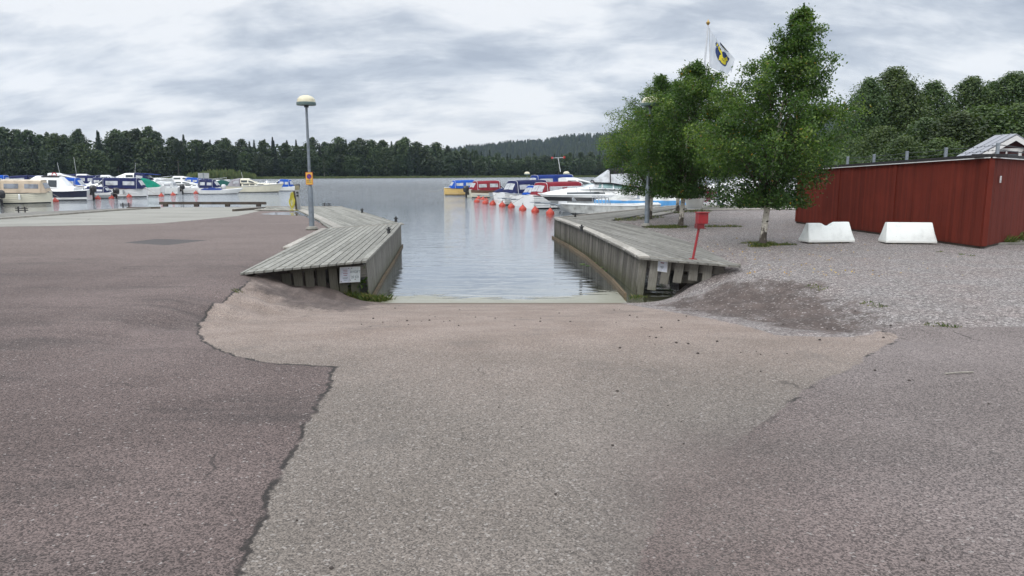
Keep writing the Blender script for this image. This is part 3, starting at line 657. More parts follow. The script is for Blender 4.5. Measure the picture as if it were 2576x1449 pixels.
def board_wall(a, b_, ha, hb, w=.105, flip=1):
    mb = MB(); L = (b_ - a).length; d = (b_ - a).normalized(); n = Vector((d.y, -d.x, 0)) * flip; s = 0
    while s < L:
        ww = w * rnd.uniform(.8, 1.15); e = min(L, s + ww); mb.tint = rnd.random(); o = rnd.uniform(0, .006)
        z0 = a.z - .0; ta = ha + (hb - ha) * s / L; te = ha + (hb - ha) * e / L; g = .007
        p0, p1 = a + d * s, a + d * (e - g)
        vs = [Vector((p0.x, p0.y, z0)), Vector((p1.x, p1.y, z0)), Vector((p1.x, p1.y, te)), Vector((p0.x, p0.y, ta))]
        vs = [q + n * o for q in vs] + [q + n * (o + .022) for q in vs]; h = ta - z0
        fs = [(3, 2, 1, 0), (4, 5, 6, 7), (0, 1, 5, 4), (1, 2, 6, 5), (2, 3, 7, 6), (3, 0, 4, 7)]
        mb.add(vs, fs, 0, [[(h if i in (2, 3, 6, 7) else 0, s + (ww if i in (1, 2, 5, 6) else 0)) for i in f] for f in fs]); s = e
    return mb
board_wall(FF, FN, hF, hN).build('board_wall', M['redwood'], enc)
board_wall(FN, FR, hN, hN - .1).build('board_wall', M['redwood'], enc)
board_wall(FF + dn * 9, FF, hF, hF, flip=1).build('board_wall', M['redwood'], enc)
dl_ = (FN - FF).normalized(); nl = Vector((dl_.y, -dl_.x, 0)); mb = MB(); LL = (FN - FF).length
def vboard(mb, p, d, n, w, z0, z1, t=.025, off=.03):
    mb.tint = rnd.random(); a = p - d * w / 2 + n * off; b_ = p + d * w / 2 + n * off
    vs = [Vector((a.x, a.y, z0)), Vector((b_.x, b_.y, z0)), Vector((b_.x, b_.y, z1)), Vector((a.x, a.y, z1))]; vs += [q + n * t for q in vs]
    fs = [(3, 2, 1, 0), (4, 5, 6, 7), (0, 1, 5, 4), (1, 2, 6, 5), (2, 3, 7, 6), (3, 0, 4, 7)]
    mb.add(vs, fs, 0, [[(z1 - z0 if i in (2, 3, 6, 7) else 0, w if i in (1, 2, 5, 6) else 0) for i in f] for f in fs])
for u in (2110, 2251):
    q = None
    for k in range(400):
        c = FF + dl_ * (LL * k / 400); 
        if (c.x / c.y) * F0 / 1.0 * 1 >= 0:
            uu = CX + F0 * c.x / (c.y * math.cos(PITCH) + (EYE - c.z - 1.0) * math.sin(PITCH))
            if uu >= u: q = c; f = k / 400; break
    mb = MB(); vboard(mb, q, dl_, nl, .10, FF.z, hF + (hN - hF) * f - .01); mb.build('cover_board', M['redwood'], enc)
mb = MB(); vboard(mb, FN - dl_ * .09, dl_, nl, .16, FN.z + .002, hN - .01); mb.build('corner_board', M['redwood'], enc)
mb = MB(); vboard(mb, FF + dl_ * .05, dl_, nl, .09, FF.z, hF - .01); mb.build('corner_board', M['redwood'], enc)
nr_ = Vector((dn.y, -dn.x, 0)); mb = MB(); vboard(mb, FN + dn * .12, dn, nr_, .16, FN.z + .002, hN - .01); mb.build('corner_board', M['redwood'], enc)
mb = MB(); mb.tint = .5; mb.box((FN.x + .03, FN.y + .03, (FN.z + hN) / 2), (.13, .13, hN - FN.z - .02)); mb.build('corner_post', M['redwood'], enc)
M['capblack'] = plain('black_roof_felt', (.018, .018, .02), .8, 0, .2, 5)
M['white_trim'] = plain('white_painted_trim', (.66, .66, .65), .5, 0, .15, 3)
def cap(a, b_, za, zb, n, name, mat, w, t, dz, out):
    mb = MB(); vs = []
    for q, z in ((a, za), (b_, zb)):
        for o, h in ((out, 0), (out, t), (out - w, t), (out - w, 0)): vs.append(Vector((q.x, q.y, z + dz + h)) + n * o)
    mb.add(vs, [(0, 1, 2, 3), (7, 6, 5, 4), (0, 4, 5, 1), (1, 5, 6, 2), (2, 6, 7, 3), (3, 7, 4, 0)]); mb.build(name, mat, enc)
cap(FF - dl_ * .05, FN + dl_ * .06, hF, hN, nl, 'cap', M['capblack'], .5, .075, .018, .10)
cap(FF - dl_ * .05, FN + dl_ * .07, hF, hN, nl, 'cap_trim', M['white_trim'], .05, .022, -.006, .106)
cap(FN - dn * .05, FR, hN + .001, hN - .099, nr_, 'cap', M['capblack'], .5, .075, .018, .10)
cap(FN - dn * .05, FR, hN + .001, hN - .099, nr_, 'cap_trim', M['white_trim'], .05, .022, -.006, .106)
mb = MB()
for a, b_ in ((FF, FN), (FN, FN + dn * 14)):
    d = (b_ - a).normalized(); mb.tint = .2; mb.add([a - Vector((0, 0, .12)), b_ - Vector((0, 0, .12)), b_ + Vector((0, 0, .02)), a + Vector((0, 0, .02))], [(0, 1, 2, 3)])
mb.build('gap_shade_strip', M['oldbeam'], enc)  # dark strip below the boards, coloured in place of the shade in that gap
wp = []
for u, v0 in ((2119, 418), (2184, 412), (2265, 406), (2361, 399), (2495, 392)):
    best = min(range(801), key=lambda k: abs((CX + F0 * ((FF + (FN - FF) * (k / 800)).x) / (((FF + (FN - FF) * (k / 800)).y) * math.cos(PITCH))) - u))
    f = best / 800; c = FF + (FN - FF) * f - nl * .16; z = hF + (hN - hF) * f + .09; b = MB(); b.box((c.x, c.y, z + .135), (.07, .05, .27)); b.build('wire_post', M['galv'], enc); wp.append(Vector((c.x, c.y, z)))
wp.append(FN + dn * 5 + Vector((0, 0, hN - FN.z + .08))); b = MB(); b.box((wp[-1].x, wp[-1].y, wp[-1].z + .13), (.07, .05, .27)); b.build('wire_post', M['galv'], enc)
for h in (.10, .22):
    b = MB()
    for a, c in zip(wp[:-1], wp[1:]):
        b.tube([a + Vector((0, -.03, h)), (a + c) / 2 + Vector((0, -.03, h - .02)), c + Vector((0, -.03, h))], .004, 4)
        n = int((c - a).length / .12)
        for k in range(n):
            q = a.lerp(c, (k + .5) / n) + Vector((0, -.03, h - .02 * (1 - abs(2 * (k + .5) / n - 1)))); b.box(q, (.012, .012, .03))
    b.build('barbed_wire', M['galvdark'], enc)
sg = at_depth(2513, 451, (FN + dn * .75).y); b = MB(); d = dn; c = FN + dn * .75 + nr_ * .075; c.z = at_depth(2513, 451, c.y).z
Mx = Matrix.Translation(c) @ Matrix.Rotation(math.atan2(dn.y, dn.x), 4, 'Z')
sgn = tag(empty('notice_plate', c, math.atan2(dn.y, dn.x)), 'tiny white notice plate screwed to the short side of the red enclosure', 'notice')
b = MB(); b.box((0, 0, 0), (.115, .012, .165)); b.build('plate', M['white_trim'], sgn)
b = MB()
for z, w in ((.035, .07), (-.03, .045), (-.05, .055)): b.box((0, -.008, z), (w, .002, .009))
M['ink'] = plain('dark_ink', (.05, .05, .06), .7, 0, .1); b.build('print', M['ink'], sgn)
# ------------------------------------------------------------------ concrete barriers
def barrier_mat():
    m = NT('white_painted_concrete'); o = m.obj(); n = m.noise(o, 3, 5, .65); z = m.n('SeparateXYZ', i0=o).outputs[2]
    c = m.mix(m.sstep(n, .45, .75), (.80, .83, .81), (.66, .69, .67))
    c = m.mix(m.math('MULTIPLY', m.sstep(m.noise(o, 26, 3), .66, .74), .5), c, (.30, .30, .27))
    c = m.mix(m.math('MULTIPLY', m.sstep(m.math('ADD', z, m.math('MULTIPLY', n, .10)), .13, .05), .5), c, (.34, .31, .26))
    return m.done(m.bsdf(c, .75, normal=m.bump(m.noise(o, 18, 4), .45, .012), spec=.3))
M['barrier'] = barrier_mat()
def barrier(p, L, H, rz, notch, label):
    r = tag(empty('concrete_barrier', p, rz), label, 'barrier', 'white concrete barriers before the red enclosure')
    n = 36; rings = []
    for i in range(n + 1):
        x = -L / 2 + L * i / n; f = abs(x) / (L / 2); h = H * (1 - .0 * f)
        inset = .075 * L / 1.4
        if notch: 
            q = abs(x + .02) / .12; h -= .075 * max(0, min(1, 1.6 - q)); h += .025 * (x > .05) 
        xx = x
        top = min(h, H * 3.3 * (L / 2 - abs(x)) / .22 + .02) if abs(x) > L / 2 - .10 else h
        h = max(.10 * H, min(h, h * min(1, .0 + (L / 2 - abs(x)) / (inset)))) if abs(x) > L / 2 - inset else h
        w0, w1 = .27, .075; k = (h / H)
        wt = w0 + (w1 - w0) * k
        rings.append([Vector((xx, -w0, 0)), Vector((xx, -w0, .045)), Vector((xx, -wt, h - .02)), Vector((xx, -wt + .02, h)), Vector((xx, wt - .02, h)), Vector((xx, wt, h - .02)), Vector((xx, w0, .045)), Vector((xx, w0, 0))])
    b = MB(); b.loft(rings); o = b.build('body', M['barrier'], r, smooth=True)
    for k in range(2): s = MB(); s.box(((-.32 + .64 * k) * L, 0, -.018), (.16, .5, .036)); s.build('support_block', M['oldbeam'], r)
    return r
c1 = P(2079, 612, LOT); barrier(c1 + Vector((.08, .2, .035)), 1.30, .49, .12, True, 'white concrete barrier with a notch in its top edge, nearer the birch trunk')
c2 = P(2284, 614, LOT); barrier(c2 + Vector((.08, .2, .035)), 1.28, .52, -.10, False, 'white concrete barrier with a straight top edge, by the near end of the red wall')
# ------------------------------------------------------------------ red box on post
M['redpaint'] = plain('red_paint', (.27, .012, .018), .4, 0, .3, 5)
M['redpaint_d'] = plain('red_paint_worn', (.17, .012, .015), .5, 0, .4, 5)
bp = P(1743, 652, DT); rb = tag(empty('collection_box', bp, .18), 'red metal payment box on a slightly leaning red post, standing on the right dock', 'payment box')
lean = .12; b = MB(); b.tube([(0, 0, 0), (lean, 0, .72)], .028, 4); b.box((0, 0, .006), (.13, .13, .012)); b.build('post', M['redpaint'], rb)
b = MB(); b.box((lean, .0, .705), (.165, .13, .095)); b.box((lean + .02, 0, .655), (.19, .14, .012)); b.build('lower_box', M['redpaint_d'], rb)
b = MB(); b.box((lean + .045, 0, .865), (.215, .17, .225)); b.build('box', M['redpaint'], rb, bevel=.006)
b = MB(); b.box((lean + .045, -.01, .986), (.245, .205, .018)); b.box((lean + .06, -.088, .93), (.07, .004, .008)); b.build('lid', M['redpaint'], rb, bevel=.004)
# ------------------------------------------------------------------ lamps
def domemat():
    m = NT('lamp_dome'); z = m.n('SeparateXYZ', i0=m.obj()).outputs[2]
    c = m.mix(m.sstep(m.noise(m.obj(), 5, 4), .4, .7), (.62, .58, .42), (.50, .47, .36))
    return m.done(m.bsdf(c, .4))
M['dome'] = domemat(); M['rim'] = plain('grey_green_rim', (.13, .19, .19), .5, 0, .2); M['pole'] = plain('painted_steel_pole', (.20, .235, .27), .45, .3, .35, 6)
def lamp(p, H, label, R=.29, tall=True, thick=1.0):
    r = tag(empty('street_lamp', p), label, 'lamp post', 'domed harbour lamps'); k = R / .29
    b = MB(); b.lathe([(.085 * thick, 0), (.085 * thick, min(1.35, H * .3)), (.07 * thick, min(1.42, H * .32)), (.055 * thick, min(1.45, H * .34))], 14); b.lathe([(.052 * thick, min(1.43, H * .33)), (.040 * thick, H - .28)], 12)
    b.build('pole', M['pole'], r, smooth=True)
    b = MB(); b.lathe([(.17, 0), (.20, .03), (.17, .09), (.10, .12)], 16); b.build('base_plate', M['concrete'], r)
    b = MB(); b.lathe([(.075 * k, H - .36), (.075 * k, H - .28 * k), (.05, H - .25 * k)], 12); b.build('collar', M['galvdark'], r)
    b = MB(); b.lathe([(.30 * k, H - .30 * k), (.31 * k, H - .285 * k), (.31 * k, H - .21 * k), (.295 * k, H - .20 * k)], 28); b.build('rim', M['rim'], r, smooth=True)
    b = MB(); pr = []
    for i in range(12):
        t = i / 11 * math.pi / 2; rr = .295 * math.cos(t) ** .8 * k; pr.append((rr + (.006 if i in (3, 6) else 0), H - .20 * k + .22 * k * math.sin(t)))
    b.lathe(pr, 28)
    for sx in (-.05, .05): b.tube([(sx, 0, H + .01), (sx, 0, H + .04)], .008, 6)
    b.build('lamp_shade', M['dome'], r, smooth=True)
    return r
pl = P(785, 578, LOT); lamp(pl, at_depth(785, 241, pl.y).z - LOT, 'tall grey lamp post with domed shade and yellow parking sign, beside the left dock', .285).rotation_euler = (0, -.004, 0)
pr_ = P(1627, 570, LOT); lamp(pr_, at_depth(1627, 244, pr_.y).z - LOT, 'grey lamp post whose domed shade pokes into the left birch crowns', .285)
p3 = P(1806, 521.5, LOT); lamp(p3, 4.4, 'grey lamp pole behind the gravel between the two front birches, shade lost in leaves', .33)
for u, v, Y, lb in ((1326, 432.5, 90, 'small domed lamp far out above the blue boat canopies'), (1425, 431.5, 80, 'small domed lamp beside the red tipped antenna mast')):
    q = at_depth(u, v, Y); lamp(Vector((q.x, Y, -.65)), q.z + .65, lb, .33, thick=.7)
# parking sign
M['yellow'] = plain('yellow_sign', (.66, .40, .07), .45, 0, .12); M['signred'] = plain('sign_red', (.42, .02, .02), .45, 0, .15); M['signblue'] = plain('sign_blue', (.012, .04, .28), .45, 0, .15)
M['black'] = plain('black_print', (.02, .02, .015), .6, 0, .1)
def text(parent, s, size, mat, loc, name='lettering', rz=0.0):
    cu = bpy.data.curves.new('t', 'FONT'); cu.body = s; cu.size = size; cu.align_x = 'CENTER'; cu.align_y = 'CENTER'; cu.extrude = .0015; cu.resolution_u = 3
    o = bpy.data.objects.new('t', cu); COL.objects.link(o); dg = bpy.context.evaluated_depsgraph_get(); me = bpy.data.meshes.new_from_object(o.evaluated_get(dg))
    bpy.data.objects.remove(o); me.materials.clear(); me.materials.append(mat)
    q = link(name, me, parent); q.location = loc; q.rotation_euler = (math.pi / 2, 0, rz); return q
sp = at_depth(778, 449, pl.y - .09); sn = tag(empty('parking_sign', sp, -.05), 'yellow no parking sign with blue disc hung on the left lamp post', 'sign')
W_, H_ = 18 / 1860 * pl.y, 31 / 1860 * pl.y
b = MB(); b.box((0, 0.002, 0), (W_, .012, H_)); b.build('border', M['signred'], sn)
b = MB(); b.box((0, -.005, 0), (W_ - .022, .006, H_ - .022)); b.build('panel', M['yellow'], sn)
Rm = Matrix.Rotation(math.pi / 2, 4, 'X')
b = MB(); b.lathe([(.082, .009), (.082, .012)], 30, M=Matrix.Translation((0, 0, .065)) @ Rm); b.build('disc_rim', M['signred'], sn)
b = MB(); b.lathe([(.066, .012), (.066, .015)], 30, M=Matrix.Translation((0, 0, .065)) @ Rm); b.build('disc', M['signblue'], sn)
b = MB(); b.box((0, -.018, 0), (.13, .004, .016), 0, Matrix.Translation((0, 0, .065)) @ Matrix.Rotation(.85, 4, 'Y')); b.build('bar', M['signred'], sn)
text(sn, 'Hamn &', .047, M['black'], (-.01, -.011, -.065)); text(sn, 'Hamnplan', .040, M['black'], (0, -.011, -.118))
b = MB(); b.tube([(.015, .05, -.12), (.015, .05, .12)], .062, 10); b.build('clamp', M['galv'], sn)
# notices on the docks
def papermat(name, col):
    m = NT(name); n = m.noise(m.obj(), 9, 4, .6, 1.0)
    return m.done(m.bsdf(m.mix(m.sstep(n, .4, .7), col, tuple(c * .82 for c in col)), .35, normal=m.bump(n, .5, .02)))
M['paper'] = papermat('laminated_paper', (.55, .58, .66)); M['paper2'] = papermat('white_laminate', (.62, .67, .68)); M['inkred'] = plain('faded_red_ink', (.28, .13, .16), .7); M['inkgrey'] = plain('grey_ink', (.16, .20, .22), .7); M['rust'] = plain('rust', (.12, .045, .02), .9, 0, .4, 30)
def notice(p, rz, w, h, label, double):
    r = tag(empty('fee_notice', p, rz), label, 'notice', 'paper notices nailed to the dock fronts')
    b = MB(); b.box((0, .004, 0), (w + .02, .006, h + .02)); b.build('backing', M['white_trim'], r)
    if double:
        for s, mt in ((-1, 'paper'), (1, 'paper2')):
            b = MB(); b.box((s * w / 4, -.002, 0), (w / 2 - .006, .004, h)); b.build('sheet', M[mt], r)
        text(r, 'AVGIFT', .075, M['inkgrey'], (w / 4, -.005, .055)); text(r, '20 KR', .075, M['inkgrey'], (w / 4, -.005, -.055))
        b = MB()
        for z, ww in ((.10, .10), (.065, .09), (.03, .11), (-.01, .08)): b.box((-w / 4, -.005, z), (ww, .002, .012))
        b.build('print', M['inkred'], r)
        b = MB()
        for z, ww in ((-.06, .12), (-.08, .1), (-.11, .07)): b.box((-w / 4, -.005, z), (ww, .002, .009))
        b.build('print', M['inkgrey'], r)
        for x, z in ((-w / 2 + .02, -h / 2 + .02), (.0, -h / 2 + .04), (-.04, h / 2 - .02), (.03, h / 2 - .02), (w / 4, -h / 2 + .05)):
            b = MB(); b.lathe([(.009, .005), (.009, .009)], 8, M=Matrix.Translation((x, 0, z)) @ Rm); b.build('nail', M['rust'], r)
    else:
        b = MB(); b.box((0, -.002, 0), (w, .004, h)); b.build('sheet', M['paper'], r)
        b = MB(); b.box((-.01, -.005, h * .17), (w * .38, .002, .022)); b.build('print', M['inkred'], r)
        b = MB()
        for z, ww in ((.34, .32), (-.12, .42), (-.17, .34), (-.24, .25)): b.box((-.01, -.005, h * z), (w * ww, .002, .009))
        b.build('print', M['inkgrey'], r)
    return r
s = 3.05 * L / 4.05 if False else None
qn = fa + df * ((fb - fa).length * .845) - nf * -.045; qn.z = at_depth(859, 691, qn.y).z
notice(qn, math.atan2(df.y, df.x), .47, .31, 'white double sheet fee notice reading AVGIFT 20 KR on the left dock front', True).rotation_euler = (0, .05, math.atan2(df.y, df.x))
qn = ga + dg * (LG * .262) + ng * .045; qn.z = at_depth(1669, 667, qn.y).z
notice(qn, math.atan2(dg.y, dg.x), .215, .275, 'single crumpled white notice sheet on the right dock front', False).rotation_euler = (0, .05, math.atan2(dg.y, dg.x))
# ------------------------------------------------------------------ hose post, power post
pp = P(752, 528, DT); pw = tag(empty('power_post', pp), 'slim white power post with dark sockets at the end of the left dock', 'power post')
h = at_depth(752, 467, pp.y).z - DT; b = MB(); b.box((0, 0, h / 2 - .1), (.16, .12, h - .2), 0, Matrix.Rotation(-.03, 4, 'Y')); b.build('column', M['gel_grey'], pw, bevel=.01)
b = MB(); b.box((-.03, 0, h - .1), (.19, .14, .2)); b.build('head', plain('olive_head', (.22, .20, .12), .6), pw, bevel=.01)
for k in range(2): b = MB(); b.box((-.02, -.075, h - .33 - .14 * k), (.10, .03, .09)); b.build('socket', M['iron'], pw)
hp = P(742, 529, DT); hs = tag(empty('hose_post', hp), 'wooden post with a yellow hose hung over it near the power post', 'post')
b = MB(); b.tint = .3; b.tube([(.08, 0, 0), (.0, 0, .92)], .05, 6); b.build('post', M['oldbeam'], hs)
M['hose'] = plain('yellow_hose', (.55, .50, .06), .45, 0, .2)
ho = MB(); hz = rnd
for k in range(9):
    w = rnd.uniform(.05, .13); bt = rnd.uniform(.02, .25); cx = rnd.uniform(-.14, -.04); yy = -.06 - .008 * k; tp = rnd.uniform(.78, .88)
    ho.tube([(cx + w * math.cos(t) * (1 if math.sin(t) < .3 else .6), yy + .01 * math.sin(3 * t), (tp + bt) / 2 + (tp - bt) / 2 * math.sin(t)) for t in [2 * math.pi * i / 18 for i in range(19)]], .013, 6, cap=False)
ho.tube([(-.1, -.1, .05), (-.2, -.16, .02), (-.05, -.25, .02), (.12, -.2, .02), (.2, -.1, .02)], .013, 6)
tag(ho.build('hose', M['hose'], None, loc=hp), 'loosely coiled bright yellow hose hanging on the wooden post', 'hose')
# ------------------------------------------------------------------ planter, flag
M['planter'] = plain('white_planter', (.62, .63, .60), .5, 0, .12, 2)
pp = P(1746, 525.5, LOT + .02); pn = tag(empty('planter', pp), 'large white bowl planter with magenta flowers under the birches', 'planter')
b = MB(); b.lathe([(.34, 0), (.36, .02), (.40, .22), (.52, .52), (.60, .70), (.62, .78), (.58, .78), (.50, .70)], 28); b.build('bowl', M['planter'], pn, smooth=True)
def quads(C, N, s, asp=1.0, droop=0.0):
    n = len(C); N = N / np.linalg.norm(N, axis=1, keepdims=True); R = rng.normal(size=(n, 3)); 
    T = np.cross(N, R); T /= np.linalg.norm(T, axis=1, keepdims=True); B = np.cross(N, T); s = np.asarray(s).reshape(-1, 1) if np.ndim(s) else s
    V = np.stack([C - T * s * asp, C - B * s * .62 + T * s * .15, C + T * s * asp, C + B * s * .62 + T * s * .15], 1).reshape(-1, 3)
    return V, np.arange(n * 4).reshape(n, 4)
def leafmesh(name, C, s, mat, tint=None, N=None, asp=1.0):
    n = len(C); N = rng.normal(size=(n, 3)) if N is None else N; V, Fq = quads(C, N, s, asp); t = rng.random(n) if tint is None else tint
    return np_mesh(name, V, Fq, mat, {'tint': np.repeat(t, 4)})
M['flower'] = leafmat('magenta_flowers', [(.16, .004, .035), (.30, .008, .07), (.42, .02, .12)], .2, rand=False)
M['weed'] = leafmat('weed_leaves', [(.025, .06, .012), (.06, .12, .02), (.12, .17, .04)], .3, rand=False)
C_ = rng.normal(size=(900, 3)) * (.30, .22, .17) + (.28, -.1, .82); C_[:300] = rng.normal(size=(300, 3)) * (.16, .1, .16) + (.62, -.1, .62)
link('flowers', leafmesh('flowers', C_, .045, M['flower']), pn)
C_ = rng.normal(size=(500, 3)) * (.35, .25, .12) + (-.1, 0, .84); link('foliage', leafmesh('foliage', C_, .05, M['weed']), pn)
fp = P(1741, 527, LOT); fl = tag(empty('flagpole', fp), 'tall white flagpole with gilded finial rising behind the birches', 'flagpole')
top = at_depth(1781, 64, fp.y) - fp; M['polewhite'] = plain('white_fibreglass', (.55, .58, .62), .35, 0, .1)
b = MB(); b.tube([Vector((0, 0, 0)), top * .5, top], [.075, .062, .04], 14); b.build('pole', M['polewhite'], fl, smooth=True)
b = MB(); b.lathe([(.2, 0), (.2, .03), (.11, .05), (.11, .12)], 16); b.build('base_plate', M['galv'], fl)
M['gold'] = plain('gilded_finial', (.50, .33, .10), .3, .8, .4)
b = MB(); b.lathe([(.02, 0), (.05, .04), (.095, .11), (.10, .13), (.05, .19), (.02, .24), (.004, .29)], 16, c=top); b.build('finial', M['gold'], fl, smooth=True)
# flag: cloth outline in metres on a plane facing the camera, folded in depth
S_ = fp.y / 1860 / 1.5652
def FPt(x, y, dz=0.0):    # crop pixels of the flag close-up (5.175 px per photo px)
    u = (2740 + x / 5.175) / 1.5652; v = (60 + y / 5.175) / 1.5652
    q = at_depth(u, v, fp.y + .10 + dz); return q
def cloth():
    # rows: hoist (left) edge to fly (right) edge
    hoist = [(275, 265), (287, 400), (290, 600), (288, 800), (282, 1055)]
    mids1 = [(330, 340), (375, 490), (385, 690), (395, 900), (400, 1110)]
    mids2 = [(400, 440), (470, 620), (490, 800), (505, 990), (520, 1170)]
    mids3 = [(450, 510), (560, 680), (610, 860), (620, 1030), (645, 1215)]
    fly1 = [(490, 540), (640, 720), (700, 850), (700, 1020), (710, 1110)]
    fly2 = [(500, 560), (690, 770), (795, 890), (760, 1030), (715, 1190)]
    cols = [hoist, mids1, mids2, mids3, fly1, fly2]; n = 10; m = 10
    def lerp(a, b_, t): return (a[0] + (b_[0] - a[0]) * t, a[1] + (b_[1] - a[1]) * t)
    V = []; NU, NV = 30, 24
    for i in range(NU + 1):
        cu = i / NU * 5; ci = min(4, int(cu)); ft = cu - ci
        for j in range(NV + 1):
            cv = j / NV * 4; cj = min(3, int(cv)); gt = cv - cj
            a = lerp(cols[ci][cj], cols[ci][cj + 1], gt); b_ = lerp(cols[ci + 1][cj], cols[ci + 1][cj + 1], gt); q = lerp(a, b_, ft)
            dz = .16 * math.sin(cu * 2.1 + cv * .5) * min(1, cu) + .04 * math.sin(cu * 5 + cv * 2)
            V.append(FPt(q[0], q[1], dz))
    Fq = np.array([(i * (NV + 1) + j, (i + 1) * (NV + 1) + j, (i + 1) * (NV + 1) + j + 1, i * (NV + 1) + j + 1) for i in range(NU) for j in range(NV)])
    return V, Fq
fm = NT('flag_cloth'); nz = fm.noise(fm.pos(), 2.2, 3); dd = fm.bsdf(fm.mix(fm.sstep(nz, .4, .65), (.66, .69, .73), (.56, .60, .65)), .8); tt = fm.n('BsdfTranslucent', Color=(.75, .8, .85)); M['flagwhite'] = fm.done(fm.n('MixShader', i0=.45, i1=dd, i2=tt))
V, Fq = cloth(); fg = link('flag', np_mesh('flag', V, Fq, M['flagwhite'], smooth=True)); tag(fg, 'white club flag with yellow anchor on a dark blue oval, flying to the right', 'flag')
# emblem pieces projected on the cloth (slightly proud towards the viewer)
M['flagblue'] = plain('flag_blue', (.02, .045, .15), .8); M['flagyellow'] = plain('flag_yellow', (.72, .62, .03), .8)
from mathutils.bvhtree import BVHTree
bv = BVHTree.FromPolygons([Vector(v) for v in V], [tuple(int(k) for k in f) for f in Fq])
eye = Vector((0, 0, EYE))
def decal(polys, name, mat, off):
    bm = bmesh.new()
    for poly in polys:
        vs = [bm.verts.new((x, y, 0)) for x, y in poly]; bm.faces.new(vs)
    bmesh.ops.triangulate(bm, faces=bm.faces[:])
    for _ in range(3): 
        bmesh.ops.subdivide_edges(bm, edges=[e for e in bm.edges if e.calc_length() > 28], cuts=1, use_grid_fill=False)
        bmesh.ops.triangulate(bm, faces=bm.faces[:])
    for v in bm.verts:
        q = FPt(v.co.x, v.co.y); d = (q - eye).normalized(); h = bv.ray_cast(eye, d)[0]
        if h is None: h = bv.find_nearest(q)[0]
        v.co = h - Vector((0, off, 0))
    me = bpy.data.meshes.new(name); bm.to_mesh(me); bm.free(); me.materials.append(mat); me.polygons.foreach_set('use_smooth', [True] * len(me.polygons)); link(name, me, fg)
oval = [(405, 650), (430, 655), (470, 640), (505, 690), (530, 740), (570, 742), (610, 775), (650, 850), (683, 880), (680, 905), (640, 970), (620, 1020), (595, 1048), (555, 1025), (500, 975), (450, 905), (415, 825), (397, 760), (396, 700)]
decal([oval, [(395, 570), (425, 545), (470, 620), (455, 650), (405, 640)], [(487, 540), (540, 585), (620, 670), (683, 762), (640, 745), (560, 665), (500, 600)]], 'emblem_blue', M['flagblue'], .012)
decal([[(455, 640), (480, 632), (512, 690), (530, 745), (535, 800), (545, 850), (570, 915), (600, 930), (578, 880), (637, 838), (642, 930), (618, 925), (612, 985), (600, 1010), (560, 1000), (520, 965), (492, 915), (458, 918), (480, 815), (520, 850), (512, 800), (480, 740), (460, 700)],
       [(415, 580), (440, 578), (452, 612), (432, 632), (410, 618), (430, 605)], [(530, 612), (560, 630), (600, 685), (622, 688), (590, 700), (548, 650)]], 'emblem_anchor', M['flagyellow'], .02)
decal([[(485, 665), (500, 672), (512, 705), (495, 715), (485, 690)], [(530, 870), (548, 905), (575, 945), (560, 935), (538, 905)]], 'emblem_detail', M['flagblue'], .028)
b = MB(); b.tube([top * .985 + fp + Vector((.05, -.03, 0)), FPt(275, 265), FPt(282, 1055), fp + top * .25 + Vector((.08, -.05, 0))], .008, 5); 
hal = b.build('halyard', M['rope'], fl); hal.matrix_parent_inverse = Matrix.Translation(-fp)
# ------------------------------------------------------------------ house behind the enclosure
HP = at_depth(2546, 337, 40.0); hx0 = at_depth(2421, 395, 40.0).x; hb = tag(empty('cottage', (HP.x, 40, .2)), 'dark red cottage gable with pale metal roof behind the red enclosure', 'house')
zr_ = HP.z - .2; half = 3.1; ez = zr_ - half * (58 / 125 * 1.0) ; M['darkred'] = plain('dark_red_wall', (.055, .012, .013), .8, 0, .3, 3); M['roofmetal'] = plain('pale_metal_roof', (.27, .28, .31), .45, .2, .15, 2)
b = MB(); W2 = half - .35; dep = 1.4
zt = zr_ - .16; ze = zt - W2 * .56
b.add([(-W2, 0, -1), (W2, 0, -1), (W2, 0, ze), (0, 0, zt), (-W2, 0, ze), (-W2, dep, -1), (W2, dep, -1), (W2, dep, ze), (0, dep, zt), (-W2, dep, ze)], [(0, 1, 2, 3, 4), (9, 8, 7, 6, 5), (0, 4, 9, 5), (1, 6, 7, 2)]); b.build('wall', M['darkred'], hb)
b = MB(); sl = .56
for sx in (-1, 1):
    b.add([(0, -.35, zr_), (sx * half, -.35, zr_ - half * sl), (sx * half, dep, zr_ - half * sl), (0, dep, zr_), (0, -.35, zr_ - .06), (sx * half, -.35, zr_ - half * sl - .06), (sx * half, dep, zr_ - half * sl - .06), (0, dep, zr_ - .06)], [(0, 1, 2, 3), (4, 7, 6, 5), (0, 4, 5, 1), (1, 5, 6, 2), (2, 6, 7, 3)])
    for k in range(2):
        y0 = .1 + k * .6; b.add([(0, y0, zr_ + .03), (sx * half, y0, zr_ - half * sl + .03), (sx * half, y0 + .04, zr_ - half * sl + .03), (0, y0 + .04, zr_ + .03), (0, y0, zr_), (sx * half, y0, zr_ - half * sl), (sx * half, y0 + .04, zr_ - half * sl), (0, y0 + .04, zr_)], [(0, 1, 2, 3), (0, 4, 5, 1), (3, 2, 6, 7)])
b.build('roof', M['roofmetal'], hb)
b = MB()
for sx in (-1, 1): b.add([(0, -.39, zr_ - .09), (sx * half, -.39, zr_ - half * sl - .09), (sx * half, -.39, zr_ - half * sl - .36), (0, -.39, zr_ - .36), (0, -.352, zr_ - .09), (sx * half, -.352, zr_ - half * sl - .09), (sx * half, -.352, zr_ - half * sl - .36), (0, -.352, zr_ - .36)], [(0, 1, 2, 3), (4, 7, 6, 5), (0, 4, 5, 1), (3, 2, 6, 7), (1, 5, 6, 2)])
b.build('bargeboard', M['white_trim'], hb)
wz = at_depth(2530, 398, 40).z - .2; wx = at_depth(2530, 390, 40).x - HP.x
